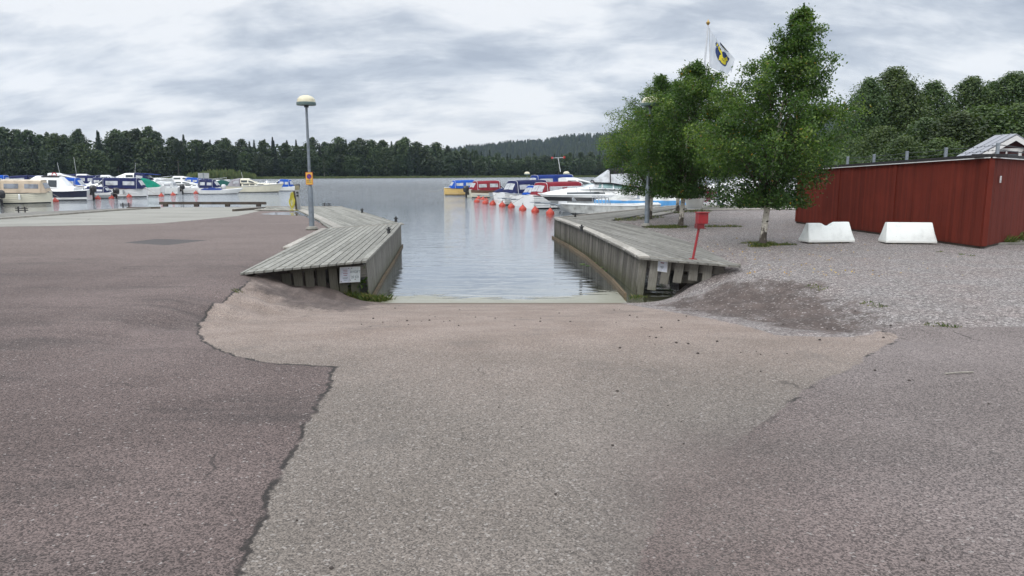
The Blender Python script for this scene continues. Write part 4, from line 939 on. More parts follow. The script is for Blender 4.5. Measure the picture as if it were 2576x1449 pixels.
b = MB(); b.box((wx, -.04, wz + .44), (1.75, .08, .16)); b.box((wx - .72, -.04, wz - .22), (.16, .07, 1.2)); b.box((wx + .72, -.04, wz - .22), (.16, .07, 1.2)); b.box((wx, -.03, wz - .22), (.07, .05, 1.2)); wn = b.build('window_frame', M['white_trim'], hb)
b = MB(); b.box((wx, -.01, wz - .3), (1.3, .03, 1.05)); b.build('pane', M['glass'], hb)
# debris by the short side, pebbles and litter
o = MB(); o.tint = .4; q = P(2540, 619, LOT); o.box((q.x + .4, q.y + .35, LOT + .03), (1.7, .12, .05), 0, None); q2 = o.build('loose_board', M['dock_dark']); tag(q2, 'loose weathered board lying on the gravel by the near corner of the red enclosure', 'board')
o = MB()
for u, v in [(rnd.uniform(1500, 2250), rnd.uniform(775, 900)) for _ in range(30)] + [(rnd.uniform(900, 1600), rnd.uniform(773, 820)) for _ in range(30)] + [(rnd.uniform(300, 2500), rnd.uniform(900, 1440)) for _ in range(18)]:
    q = PH(u, v); s = rnd.uniform(.004, .011) * (1 if v > 1000 else 1.6); o.tint = rnd.random(); o.lathe([(s * .5, 0), (s, s * .3), (s * .8, s * .7), (s * .2, s)], 6, c=(q.x, q.y, q.z))
tag(o.build('pebbles', plain('dark_pebbles', (.055, .045, .04), .9, 0, .4, 30)), 'scattered dark pebbles and bits on the asphalt of the ramp', 'pebbles', None, 'stuff')
o = MB(); q = PH(2412, 941); o.tube([q + Vector((-.13, -.02, .01)), q + Vector((0, .0, .016)), q + Vector((.14, .03, .01))], .007, 5); tag(o.build('twig', M['rope']), 'pale twig lying on the right hand asphalt', 'twig')
M['fallen'] = leafmat('fallen_leaves', [(.40, .22, .03), (.50, .36, .06), (.28, .12, .03)], .2, rand=False)
pts = []
for _ in range(260):
    u = rnd.gauss(1960, 190); v = rnd.uniform(590, 700)
    if 1760 < u < 2560 and (v > 600 + 0): q = PH(u, v); pts.append((q.x, q.y, q.z + .015))
C_ = np.array(pts); Nn = rng.normal(size=C_.shape) * .3 + (0, 0, 1)
tag(link('fallen_leaves', leafmesh('fallen_leaves', C_, .024, M['fallen'], N=Nn)), 'small yellow birch leaves scattered over the gravel', 'leaves', None, 'stuff')
# mesh fence beyond the gravel
q0, q1 = P(1850, 520.5, LOT), P(1998, 520, LOT); mf = tag(empty('mesh_fence', (0, 0, 0)), 'thin wire mesh fence on the far quay behind the right birch', 'fence')
for k in range(5):
    q = q0.lerp(q1, k / 4); b = MB(); b.tube([q, q + Vector((0, 0, 1.15))], .022, 6); b.build('post', M['galv'], mf)
b = MB(); n = 30
for k in range(n + 1):
    q = q0.lerp(q1, k / n); b.tube([q + Vector((0, 0, .08)), q + Vector((0, 0, 1.1))], .0035, 4)
for z in (.08, .3, .5, .7, .9, 1.1): b.tube([q0 + Vector((0, 0, z)), q1 + Vector((0, 0, z))], .0035, 4)
b.build('mesh', M['galv'], mf)
# ------------------------------------------------------------------ boats (local: bow +x, origin at stern on the waterline)
def hull_parts(r, L, B, Fr, mats, clinker=False, pointed=False, rake=.5, sheer=.45, deck=None, rub=None, boot=None):
    n = 22; rows = [(-.0, -.30), (.55, -.22), (.86, -.02), (.885, .10), (.93, .30), (.97, .62), (1.0, .84), (1.01, 1.0)]
    if clinker:
        rows = [(0, -.30), (.5, -.22), (.78, -.02), (.80, .09)]
        for k in range(5): w = .80 + .21 * ((k + 1) / 5) ** .7; rows += [(w + .012, .10 + .18 * k), (w - .008, .10 + .18 * (k + 1) - .01)]
        rows += [(1.01, 1.0)]
    def hb(t):
        v = 1.0 if t < .45 else max(0.0, 1 - ((t - .45) / .55) ** 2.3)
        if pointed: v *= min(1, .30 + (t / .28) ** .7 * .75) if t < .28 else 1
        else: v *= .9 + .1 * min(1, t / .3)
        return B / 2 * v
    def fz(t): return Fr * (1 + sheer * max(0, (t - .25) / .75) ** 2 + (.10 * (1 - t / .25) if t < .25 else 0))
    rings = []
    for i in range(n + 1):
        t = i / n; f = fz(t); h = hb(t); side = []
        for w, zz in rows:
            z = zz * f if zz > 0 else zz; kx = max(0, t - .55) / .45; x = t * L + rake * kx * kx * (z / Fr - .6) - (.12 * (z / Fr) if t < .02 and not pointed else 0)
            ww = h * (w - (.25 * kx * (1 - max(0, zz)) if w > 0 else 0)); side.append((x, max(0, ww), z))
        rings.append([Vector((x, -w, z)) for x, w, z in reversed(side)] + [Vector((x, w, z)) for x, w, z in side[1:]])
    nr = len(rings[0]); half = len(rows) - 1
    mb = MB(); vs = [q for rg in rings for q in rg]; b0 = len(mb.v); mb.v += [tuple(v) for v in vs]; mb.t += [.5] * len(vs)
    def matidx(zf):
        for k, (lim, m_) in enumerate(mats):
            if zf <= lim: return k
        return len(mats) - 1
    for i in range(n):
        for k in range(nr - 1):
            rr = (half - k - 1) if k < half else (k - half); zf = (rows[rr][1] + rows[rr + 1][1]) / 2
            mb.f.append([i * nr + k, (i + 1) * nr + k, (i + 1) * nr + k + 1, i * nr + k + 1]); mb.m.append(matidx(zf)); mb.uv.append([(0, 0)] * 4)
    mb.f.append(list(range(nr))); mb.m.append(len(mats) - 1 if len(mats) < 3 else 1); mb.uv.append([(0, 0)] * nr)
    mb.build('hull', [M[m_] for _, m_ in mats], r, smooth=not clinker)
    d = MB(); dn_ = []
    for i in range(n + 1):
        t = i / n; a, b_ = rings[i][0], rings[i][-1]; c = (a + b_) / 2 + Vector((0, 0, .05)); dn_.append([a * 1 + Vector((0, .01, -.03)), c, b_ + Vector((0, -.01, -.03))])
    d.loft(dn_, closed=False); d.build('deck', M[deck or 'gel_white'], r)
    if rub:
        b = MB()
        for s in (0, -1):
            pts = [rings[i][s] + Vector((0, (-1 if s == 0 else 1) * .012, -.02)) for i in range(n + 1)]; b.tube(pts, .035, 5)
        b.build('rub_rail', M[rub], r)
    return fz, hb
def house(r, name, mat, hoops, parent=None, rad=.14):
    rings = []
    for x, wb, wt, zb, zt, *sk in hoops:
        s = sk[0] if sk else 0.0; q = min(rad, (zt - zb) * .45, wt * .6)
        rings.append([Vector((x + s, -wb, zb)), Vector((x, -wt, zt - q)), Vector((x, -wt + q * .35, zt - q * .3)), Vector((x, -wt + q, zt)), Vector((x, 0, zt + .05 * wt)), Vector((x, wt - q, zt)), Vector((x, wt - q * .35, zt - q * .3)), Vector((x, wt, zt - q)), Vector((x + s, wb, zb))])
    b = MB(); n = len(rings[0]); vs = [v for g in rings for v in g]
    fs = [(i * n + k, i * n + k + 1, (i + 1) * n + k + 1, (i + 1) * n + k) for i in range(len(rings) - 1) for k in range(n - 1)] + [tuple(range(n)), tuple(range(len(rings) * n - 1, (len(rings) - 1) * n - 1, -1))]
    b.add(vs, fs); o = b.build(name, M[mat], parent or r, smooth=True); return o, rings
def pane(o, rings, seg, side, a0, a1, b0, b1, mat, name='window', off=.018):
    """panel on a house side: seg between hoops, along a0..a1, up b0..b1"""
    g, h = rings[seg], rings[seg + 1]
    for s in ((0, 1), (8, 7)) if side == 'both' else (((0, 1),) if side == 'R' else ((8, 7),)):
        b = MB()
        def pt(a, t): return g[s[0]].lerp(h[s[0]], a).lerp(g[s[1]].lerp(h[s[1]], a), t)
        vs = [pt(a0, b0), pt(a1, b0), pt(a1, b1), pt(a0, b1)]; nn = (vs[1] - vs[0]).cross(vs[3] - vs[0]).normalized()
        if nn.y * vs[0].y < 0: nn = -nn
        vs = [v + nn * off for v in vs]; b.add(vs + [v - nn * .012 for v in vs], [(0, 1, 2, 3), (7, 6, 5, 4), (0, 4, 5, 1), (1, 5, 6, 2), (2, 6, 7, 3), (3, 7, 4, 0)]); w_ = b.build(name, M[mat], o)
    return w_
def toppane(o, rings, seg, mat, ins=.12, name='window', off=.02):
    g, h = rings[seg], rings[seg + 1]; b = MB()
    for k0, k1 in ((3, 4), (4, 5)):
        c = [g[k0].lerp(h[k0], ins), g[k0].lerp(h[k0], 1 - ins), g[k1].lerp(h[k1], 1 - ins), g[k1].lerp(h[k1], ins)]; m0 = (c[0] + c[3]) / 2
        c = [q.lerp(sum(c, Vector()) / 4, .08) for q in c]; nn = (c[1] - c[0]).cross(c[3] - c[0]).normalized(); nn = nn if nn.z > 0 else -nn
        b.add([q + nn * off for q in c] + [q + nn * (off - .012) for q in c], [(0, 1, 2, 3), (7, 6, 5, 4), (0, 4, 5, 1), (1, 5, 6, 2), (2, 6, 7, 3), (3, 7, 4, 0)])
    return b.build(name, M[mat], o)
def outboard(r, z, mat='motor', x=-.35, s=1.0, y=0.0):
    b = MB(); rg = []
    for zz, w, l in ((.12, .10, .16), (.18, .15, .24), (.40, .17, .27), (.58, .15, .23), (.66, .08, .13)):
        rg.append([Vector((x + math.cos(t) * l * s, y + math.sin(t) * w * s, z + (zz - .15) * s)) for t in [2 * math.pi * k / 12 for k in range(12)]])
    b.loft(rg); o = b.build('outboard_motor', M[mat], r, smooth=True)
    b = MB(); b.box((x, y, z - .35 * s), (.16 * s, .09 * s, .75 * s)); b.box((x - .05, y, z - .68 * s), (.4 * s, .14 * s, .05)); b.box((x + .2 * s, y, z - .1 * s), (.2 * s, .2 * s, .3 * s)); b.build('motor_leg', M[mat], o)
def railing(r, fz, hb, L, t0, t1, h=.35, mat='rail', closed=True):
    b = MB(); side = []
    N = 10
    for s in (-1, 1):
        pts = [Vector(((t0 + (t1 - t0) * k / N) * L + .1, s * max(0, hb(t0 + (t1 - t0) * k / N) - .08), fz(t0 + (t1 - t0) * k / N) + h * min(1, k / 2))) for k in range(N + 1)]
        b.tube(pts, .018, 5); side.append(pts[-1])
        for k in range(2, N + 1, 2): q = pts[k]; b.tube([q, Vector((q.x - .08, q.y, fz(t0 + (t1 - t0) * k / N)))], .013, 4)
    b.tube(side, .018, 5); b.build('bow_rail', M[mat], r)
def place(name, label, group, u, v, hd, dy=0.0):
    if u < 800: hd += (20 if hd > 90 else 16) * max(0, 1 - u / 900)
    elif hd < 90 and u < 1400: hd += 8
    q = P(u, v, WATER); r = empty(name, q + Vector((0, dy, 0)), math.radians(hd)); tag(r, label, 'boat', group); return r
def canopy_boat(label, group, u, v, hd, L, B, Fr, hull='gel_white', canvas='cv_navy', H=1.25, xa=.06, xb=.55, aft=.55, win='vinyl', clinker=False, rub=None, motor=None, boot='boot_dark', cabin=False, deck='gel_white', shield=True, name='motorboat', pointed=False, rail=False, bands=None, fore=.5, capmat=None, motor_s=1.0):
    Fr *= .92; H *= .86
    r = place(name, label, group, u, v, hd)
    mats = [(.06, boot), (9, hull)] if not bands else bands
    fz, hb = hull_parts(r, L, B, Fr, mats, clinker, pointed, deck=deck, rub=rub)
    zt = Fr + H
    x0, x1 = xa * L, xb * L; w = B / 2 - .06; zd = Fr + .0
    if cabin:
        cz = Fr * 1.15 + .45; o, rg = house(r, 'cabin', deck, [(x1 - .1, w * .82, w * .7, zd, cz), (L * .74, w * .66, w * .5, zd + .1, cz - .03), (L * .90, w * .26, w * .16, Fr * 1.25, Fr * 1.35)], rad=.08)
        pane(o, rg, 0, 'both', .1, .85, .35, .75, 'glass')
        zs = cz
    else: zs = Fr + .22; house(r, 'foredeck_coaming', deck, [(x1 - .3, w * .95, w * .9, zd - .05, zs), (x1 + .9, w * .6, w * .5, zd - .03, zs - .08)], rad=.06)
    if shield:
        o, rg = house(r, 'windscreen', 'alu', [(x1 - .12, w * .86, w * .72, zd + .12, zs + .42), (x1 + .06, w * .84, w * .70, zd + .12, zs + .42), (x1 + fore + .12, w * .62, w * .5, zd + .12, zs + .02)], rad=.05)
        pane(o, rg, 1, 'both', .08, .9, .5, .93, 'glass'); toppane(o, rg, 1, 'glass', .08)
    wt = w * .80
    if canvas:
        sag = .05
        hp_ = [(x0, w * .93, w * .80, zd, zd + .10), (x0 + aft, w * .97, wt, zd, zt - .06), ((x0 + aft + x1) / 2, w, wt, zd, zt - sag * .3), (x1, w * .92, wt * .97, zd, zt), (x1 + .12, w * .88, wt * .9, max(zd, zs), zt - .06)]
        o, rg = house(r, 'canopy', canvas, hp_, rad=.18)
        pane(o, rg, 1, 'both', .12, .82, .42, .86, win); pane(o, rg, 2, 'both', .12, .85, .42, .88, win); toppane(o, rg, 0, win, .22)
        b = MB()
        for k in (1, 3):
            b.tube([q + Vector((0, (0.012 if q.y > 0 else -.012) if abs(q.y) > .01 else 0, .012)) for q in rg[k]], .014, 4)
        b.build('canopy_bow', M['alu'] if canvas in ('cv_red', 'cv_blue', 'cv_navy', 'cv_mid') else M[canvas], o)
        if capmat:
            pts = rg; b = MB(); b.loft([[q + Vector((0, 0, .02)) for q in g[2:7]] for g in rg[1:4]], closed=False); b.build('canopy_top', M[capmat], o)
    if motor: outboard(r, Fr * .8, motor, s=motor_s)
    if rail: railing(r, fz, hb, L, .6, .99)
    for s in (-1, 1):
        for t in (.3, .62):
            if rnd.random() < .55:
                b = MB(); y_ = s * (hb(t) + .09); b.tube([(t * L, y_, fz(t) - .08), (t * L, y_, fz(t) - .14), (t * L, y_, fz(t) - .50), (t * L, y_, fz(t) - .56)], [.03, .085, .085, .03], 8); b.build('fender', M[rnd.choice(['gel_navy', 'gel_white', 'gel_grey'])], r, smooth=True)
    b = MB(); q_ = rnd.uniform(-.2, .3); b.tube([(.1, .4, fz(0)), (-.9, .6 + q_, .35), (-1.9, .9 + q_, .45)], .014, 4); b.build('mooring_line', M['rope'], r)
    b = MB()
    for s in (-1, 1):
        for t in (.12, .6): b.box((t * L, s * (hb(t) - .03), fz(t) + .04), (.16, .05, .06))
    b.build('deck_cleat', M['rail'], r)
    return r
def tarp_boat(label, group, u, v, hd, L, B, Fr, hull, canvas, H=.55, clinker=True, rub=None, motor=None, boot='boot_dark', x0=.03, x1=.75, name='motorboat', peak=.55):
    r = place(name, label, group, u, v, hd); fz, hb = hull_parts(r, L, B, Fr, [(.06, boot), (9, hull)], clinker, rub=rub)
    w = B / 2; hs = []
    for k in range(8):
        t = k / 7; x = (x0 + (x1 - x0) * t) * L; e = math.sin(math.pi * min(1, t / peak / 2 if t < peak else .5 + (t - peak) / (1 - peak) / 2)); ww = min(w, hb(x / L)) ; z = fz(x / L)
        hs.append((x, ww + .02, ww * .55, z - .08, z + .08 + H * e + .04 * math.sin(k * 2.2)))
    house(r, 'tarpaulin', canvas, hs, rad=.3)
    if motor: outboard(r, Fr * .85, motor)
    return r
def cabin_boat(label, group, u, v, hd, L, B, Fr, hull='gel_white', H=.9, wheel=None, canvas=None, rub=None, boot='boot_dark', bands=None, name='cabin_cruiser', rail=True, mast=False, cx=(.35, .62, .9), flag=False):
    Fr *= .68; H *= .85
    r = place(name, label, group, u, v, hd); fz, hb = hull_parts(r, L, B, Fr, bands or [(.06, boot), (9, hull)], rub=rub, deck=hull); w = B / 2 - .1
    cz = Fr + .42; o, rg = house(r, 'cabin', hull, [(L * cx[0], w * .9, w * .8, Fr, cz), (L * cx[1], w * .85, w * .7, Fr, cz), (L * cx[2], w * .32, w * .2, Fr * 1.3, Fr * 1.38)], rad=.1)
    pane(o, rg, 0, 'both', .1, .55, .35, .8, 'glass'); pane(o, rg, 0, 'both', .62, .95, .35, .8, 'glass'); pane(o, rg, 1, 'both', .05, .45, .4, .8, 'glass')
    o, rg = house(r, 'wheelhouse', wheel or hull, [(L * (cx[0] - .02), w * .88, w * .76, cz - .05, cz + H), (L * (cx[0] + .12), w * .86, w * .74, cz - .05, cz + H), (L * (cx[1] + .02), w * .8, w * .6, cz - .05, cz + .08)], rad=.1)
    pane(o, rg, 0, 'both', .1, .9, .25, .8, 'glass'); pane(o, rg, 1, 'both', .06, .7, .3, .85, 'glass'); toppane(o, rg, 1, 'glass', .1)
    if canvas:
        o, rg = house(r, 'canopy', canvas, [(L * .04, w * .9, w * .8, Fr, Fr + .15), (L * .13, w * .95, w * .82, Fr, cz + H - .12), (L * (cx[0] - .03), w * .95, w * .8, Fr, cz + H + .06)], rad=.18)
        pane(o, rg, 1, 'both', .15, .85, .45, .85, 'vinyl'); toppane(o, rg, 0, 'vinyl', .25)
    if rail: railing(r, fz, hb, L, .55, .98)
    if mast: b = MB(); b.tube([(L * .3, 0, cz + H), (L * .28, 0, cz + H + mast)], .018, 5); b.build('aerial', M['alu'], r)
    return r
GL = 'boats moored on the left pontoon'; GR = 'boats moored on the right pontoon'
# near row, left
canopy_boat('boat at the left frame edge, only its black outboard showing', GL, -8, 514, 178, 5.5, 2.1, .7, 'gel_white', None, shield=False, motor='motor', motor_s=1.25)
r = canopy_boat('cream cabin boat with a beige canopy and dark rubbing strake, leftmost large boat', GL, 131, 510, 181, 6.8, 2.4, .95, 'gel_cream', 'cv_beige', H=1.24, xa=.02, xb=.50, aft=.35, clinker=True, pointed=True, rub='gel_black', cabin=True, deck='gel_cream', win='vinyl_dim', bands=[(.06, 'boot_dark'), (9, 'gel_cream')], capmat='cv_cream', fore=.6)
b = MB(); b.tube([(4.6, -1.28, .9), (4.6, -1.28, .25)], .08, 8); b.build('fender', M['gel_navy'], r)
# pilothouse boat
r = place('pilothouse_boat', 'white pilothouse boat with black arched cab and dark navy hull', GL, 226, 502.5, 179); L_, B_, F_ = 6.8, 2.4, .85
fz, hb = hull_parts(r, L_, B_, F_, [(.06, 'boot_dark'), (.20, 'gel_white'), (.93, 'gel_navy'), (9, 'gel_white')], rub='gel_white')
o, rg = house(r, 'cabin', 'gel_white', [(1.0, 1.15, 1.05, F_, F_ + .3), (2.0, 1.12, .95, F_, F_ + .5), (4.4, 1.0, .8, F_, F_ + .6), (6.0, .4, .3, F_ + .2, F_ + .32)], rad=.15)
o, rg = house(r, 'wheelhouse', 'gel_white', [(1.5, 1.05, .85, F_ + .2, F_ + .5, -.1), (2.2, 1.03, .82, F_ + .2, F_ + 1.32), (4.2, 1.0, .8, F_ + .4, F_ + 1.38), (5.4, .9, .65, F_ + .4, F_ + .62)], rad=.25)
pane(o, rg, 1, 'both', .1, .45, .15, .9, 'glass', 'door'); pane(o, rg, 1, 'both', .52, .93, .2, .9, 'glass'); pane(o, rg, 2, 'both', .05, .6, .35, .9, 'glass'); toppane(o, rg, 2, 'glass', .08)
b = MB(); b.loft([[q + Vector((0, (.03 if q.y > 0 else -.03) if abs(q.y) > .1 else 0, .03)) for q in g[2:7]] for g in (rg[1], [q + Vector((1.5, 0, .02)) for q in rg[1]])], closed=False); b.build('canvas_hood', M['cv_black'], o)
outboard(r, .75, 'motor', s=1.2)
canopy_boat('runabout under a bright blue canopy, behind the navy hulled pilothouse boat', GL, 222, 494, 178, 6.2, 2.3, .9, 'gel_white', 'cv_blue', H=1.35, xa=.03, xb=.50, aft=.7, motor=None)
r = canopy_boat('low white runabout with blue stripes, a small navy canopy and black outboard', GL, 284, 498.5, 176, 4.7, 1.8, .58, 'gel_white', 'cv_navy', H=.72, xa=.05, xb=.48, aft=.35, motor='motor', bands=[(.06, 'boot_dark'), (.5, 'gel_grey'), (.66, 'cv_mid'), (9, 'gel_white')], motor_s=1.2)
canopy_boat('white clinker boat with a navy canopy and brown side vent', GL, 371, 494.5, 180, 6.6, 2.3, .92, 'gel_white', 'cv_navy', H=1.3, xa=.03, xb=.60, aft=.55, clinker=True, rub='gel_brown', cabin=True, pointed=True)
tarp_boat('white clinker boat under a bright green tarpaulin', GL, 408, 491, 178, 5.6, 2.2, .85, 'gel_white', 'cv_green', .95, boot='boot_brown', peak=.4)
canopy_boat('white cuddy boat with a pale grey canopy and two black outboards', GL, 452, 488.5, 177, 5.2, 2.1, .8, 'gel_white', 'cv_white', H=.85, xa=.06, xb=.48, aft=.3, motor='motor', cabin=True, win='vinyl_dim', motor_s=1.1)
tarp_boat('low speedboat with a dull blue cover and white bow', GL, 505, 488, 4, 4.4, 1.8, .45, 'gel_white', 'cv_mid', .18, clinker=False, x1=.55)
canopy_boat('white boat with a steep navy canopy and white outboard', GL, 556, 486.5, 178, 5.4, 2.1, .72, 'gel_white', 'cv_navy', H=1.15, xa=.02, xb=.42, aft=.6, motor='motor_white', motor_s=1.1)
tarp_boat('small boat hidden under a dark green cover', GL, 598, 484, 178, 4.6, 2.0, .7, 'gel_cream', 'cv_dgreen', .75, clinker=False, peak=.5, motor='motor')
r = cabin_boat('cream cabin cruiser with grey canopy, its bow pointing right', GL, 572, 484, 2, 6.6, 2.4, 1.15, 'gel_cream', .62, wheel='gel_cream', canvas='cv_grey', rub='gel_grey', mast=.8, cx=(.30, .55, .88))
canopy_boat('dark red hulled dinghy with black outboard beside the cream cruiser', GL, 690, 480.5, 178, 3.6, 1.6, .5, 'gel_red', None, shield=True, motor='motor', xb=.5)
r = canopy_boat('small white cabin boat with a square blue canopy, last on the left pontoon', GL, 744, 480, 179, 5.2, 2.0, .6, 'gel_white', 'cv_blue', H=1.15, xa=.08, xb=.38, aft=.3, motor='motor', cabin=True, boot='boot_dark')
canopy_boat('white open boat between the cream cruiser and the last blue canopied boat', GL, 700, 474, 178, 4.0, 1.7, .6, 'gel_white', None, shield=True, xb=.4)
# back row, left (sterns outward, bows towards the pontoon)
canopy_boat('boat with a bright blue canopy far left in the back row', GL, 30, 487, 178, 6.0, 2.3, 1.0, 'gel_white', 'cv_blue', H=1.5, xa=.02, xb=.5, aft=.3)
cabin_boat('long boat under a navy canvas roof behind the beige canopied boat', GL, -2, 482, 2, 9.5, 3.0, 1.5, 'gel_white', .75, canvas='cv_navy', wheel='cv_navy', cx=(.42, .86, .97))
r = cabin_boat('white flybridge cruiser with a red lifebuoy behind the pilothouse boat', GL, 100, 482, 4, 8.4, 3.0, 1.7, 'gel_white', .95, mast=1.4, cx=(.18, .6, .92))
b = MB(); [b.tube([Vector((2.2 + .26 * math.cos(t), -1.42, 2.2 + .26 * math.sin(t))) for t in [2 * math.pi * k / 14 for k in range(15)]], .06, 6)]; b.build('lifebuoy', M['signred'], r)
cabin_boat('tall white cabin cruiser with slim aerial left of the blue canopied pair', GL, 150, 479, 4, 7.6, 2.8, 1.6, 'gel_white', .85, canvas='cv_navy', mast=2.4, cx=(.34, .6, .92))
canopy_boat('white bow rider with a navy canopy in the back row above the small runabout', GL, 262, 482, 178, 6.4, 2.4, 1.1, 'gel_white', 'cv_navy', H=1.25, xa=.02, xb=.45, aft=.5, rail=True, rub='gel_brown')
cabin_boat('grey white cruiser with raked window and folded navy hood', GL, 212, 476, 4, 7.4, 2.7, 1.45, 'gel_white', .75, canvas='cv_navy', cx=(.36, .62, .92))
canopy_boat('back row boat with only its low navy hood showing beside the clinker boat', GL, 300, 484, 178, 6.0, 2.3, 1.05, 'gel_white', 'cv_navy', H=1.0, xa=.1, xb=.45, aft=.4)
r = cabin_boat('largest left cruiser with navy bimini and blue awning astern', GL, 392, 474, 178, 9.6, 3.2, 1.75, 'gel_white', .85, canvas='cv_navy', mast=1.6, cx=(.30, .58, .9))
b = MB(); b.add([(-.6, -1.1, 2.15), (1.6, -1.1, 2.32), (1.6, 1.1, 2.32), (-.6, 1.1, 2.15), (-.6, -1.1, 2.07), (1.6, -1.1, 2.24), (1.6, 1.1, 2.24), (-.6, 1.1, 2.07)], [(0, 1, 2, 3), (7, 6, 5, 4), (0, 4, 5, 1), (2, 6, 7, 3), (1, 5, 6, 2), (3, 7, 4, 0)]); b.build('awning', M['cv_mid'], r)
cabin_boat('white hardtop cruiser partly hidden behind the green tarpaulin boat', GL, 300, 473, 3, 8.0, 2.8, 1.6, 'gel_white', .7, cx=(.2, .6, .92))
cabin_boat('sleek white sports cruiser with draped white cover behind the outboard pair', GL, 420, 474, 3, 9.0, 2.8, 1.35, 'gel_white', .62, cx=(.15, .55, .92))
canopy_boat('white sloping foredeck boat with a blue hood behind the steep navy canopy', GL, 520, 478, 178, 6.2, 2.3, .95, 'gel_white', 'cv_blue', H=1.0, xa=.1, xb=.4, aft=.3)
cabin_boat('white day cruiser showing its bow and rail left of the steep navy canopy boat', GL, 420, 482, 2, 6.6, 2.4, .95, 'gel_white', .45, cx=(.2, .5, .92))
canopy_boat('boat with a low navy cover and tilted windscreen behind the white outboard boat', GL, 548, 475, 178, 6.0, 2.3, .9, 'gel_white', 'cv_navy', H=.85, xa=.1, xb=.5, aft=.4)
# right pontoon
canopy_boat('yellow varnished clinker boat with a blue canopy and white windscreen', GR, 1118, 490.5, 8, 5.4, 2.0, .82, 'gel_yellow', 'cv_blue', H=1.05, xa=.12, xb=.62, aft=.45, clinker=True, pointed=True, rub='boot_dark', boot='boot_dark')
canopy_boat('brown hulled boat with a burgundy canopy and black outboard', GR, 1181, 496.5, 12, 5.8, 2.1, .78, 'gel_brown', 'cv_red', H=1.12, xa=.02, xb=.52, aft=.5, motor='motor', motor_s=1.25, bands=[(.06, 'boot_dark'), (.6, 'gel_cream'), (9, 'gel_brown')])
tarp_boat('low grey boat with a navy cover between burgundy and navy canopies', GR, 1240, 499, 14, 4.8, 1.9, .5, 'gel_grey', 'cv_navy', .5, clinker=False, peak=.4)
canopy_boat('white boat with a tall navy canopy and swim ladder', GR, 1258, 515.5, 20, 6.2, 2.3, .95, 'gel_white', 'cv_navy', H=1.25, xa=.10, xb=.62, aft=.5, clinker=True, rub='gel_grey')
canopy_boat('slim white boat with a bright blue canopy beside the tall navy one', GR, 1300, 518, 22, 5.4, 2.0, .8, 'gel_white', 'cv_blue', H=1.0, xa=.16, xb=.5, aft=.5)
canopy_boat('white boat with a broad burgundy canopy, its stern ladder facing the channel', GR, 1327, 524.5, 20, 6.6, 2.4, .95, 'gel_white', 'cv_red', H=1.18, xa=.10, xb=.62, aft=.45, clinker=True, rub='gel_black', cabin=True)
canopy_boat('navy canopy boat glimpsed behind the burgundy canopy', GR, 1318, 500, 14, 7.0, 2.4, 1.2, 'gel_white', 'cv_mid', H=1.4, xa=.1, xb=.7, aft=.4)
r = cabin_boat('white hardtop cruiser behind the burgundy canopy, with red tipped antenna mast', GR, 1384, 504, 10, 7.6, 2.7, 1.4, 'gel_white', .8, wheel='gel_white', cx=(.18, .6, .9))
b = MB(); b.tube([(1.0, 0, 2.6), (.75, 0, 3.9)], .03, 6); b.tube([(.75, -1.5, 3.9), (.75, 1.5, 3.9)], .02, 5); b.build('antenna', M['alu'], r)
for s in (-1, 1): b = MB(); b.box((.75, s * 1.5, 3.92), (.14, .16, .18)); b.build('antenna_tip', M['signred'], r)
# the big white cruiser, bow towards the channel
r = place('motor_cruiser', 'big white motor cruiser with black hull band, aqua windscreen and black framed clear canopy', GR, 1742, 532.5, 180); L_, B_, F_ = 9.6, 2.9, 1.14
fz, hb = hull_parts(r, L_, B_, F_, [(.06, 'gel_grey'), (.60, 'gel_grey'), (.80, 'gel_black'), (9, 'gel_white')], rake=1.7, sheer=.06, rub=None)
o, rg = house(r, 'superstructure', 'gel_white', [(.3, 1.42, 1.30, F_ - .02, F_ + .30), (4.0, 1.44, 1.22, F_ - .02, F_ + .42), (6.4, 1.34, 1.0, F_, F_ + .50), (8.5, .92, .6, F_, F_ + .38), (9.5, .5, .3, F_, F_ + .22), (10.1, .12, .05, F_, F_ + .08)], rad=.3)
pane(o, rg, 2, 'both', .0, 1.0, .22, .72, 'glass', 'side_window'); pane(o, rg, 1, 'both', .85, 1.0, .3, .6, 'glass', 'side_window')
o, rg = house(r, 'windscreen', 'alu', [(3.4, 1.25, 1.18, F_ + .30, F_ + .44), (5.5, 1.22, 1.02, F_ + .38, F_ + .86), (6.2, 1.2, .98, F_ + .40, F_ + .88), (7.7, .72, .5, F_ + .34, F_ + .46)], rad=.12)
pane(o, rg, 0, 'both', .1, .98, .15, .92, 'glass_aqua'); pane(o, rg, 1, 'both', .05, .95, .15, .92, 'glass_aqua'); pane(o, rg, 2, 'both', .04, .8, .2, .9, 'glass_aqua'); toppane(o, rg, 2, 'glass_aqua', .06)
o, rg = house(r, 'canopy', 'vinyl', [(1.4, 1.2, 1.1, F_ + .35, F_ + .55), (2.2, 1.25, 1.0, F_ + .35, F_ + 1.60), (4.3, 1.22, .98, F_ + .55, F_ + 1.70), (5.7, 1.18, .96, F_ + .78, F_ + 1.62), (6.75, 1.0, .82, F_ + .80, F_ + .90)], rad=.3)
b = MB()
for k in range(5): b.tube([q + Vector((0, .02 if q.y > 0 else -.02, .015)) for q in rg[k]], .035, 5)
for s in (0, 8): b.tube([g[s] + Vector((0, .02 if g[s].y > 0 else -.02, 0)) for g in rg], .035, 5)
b.build('canopy_frame', M['cv_black'], o)
b = MB(); b.loft([[q + Vector((0, 0, .03)) for q in g[1:8]] for g in rg[1:4]], closed=False); b.build('canopy_top', M['cv_black'], o)
railing(r, lambda t: F_ + .1, hb, L_, .55, .985, .42)
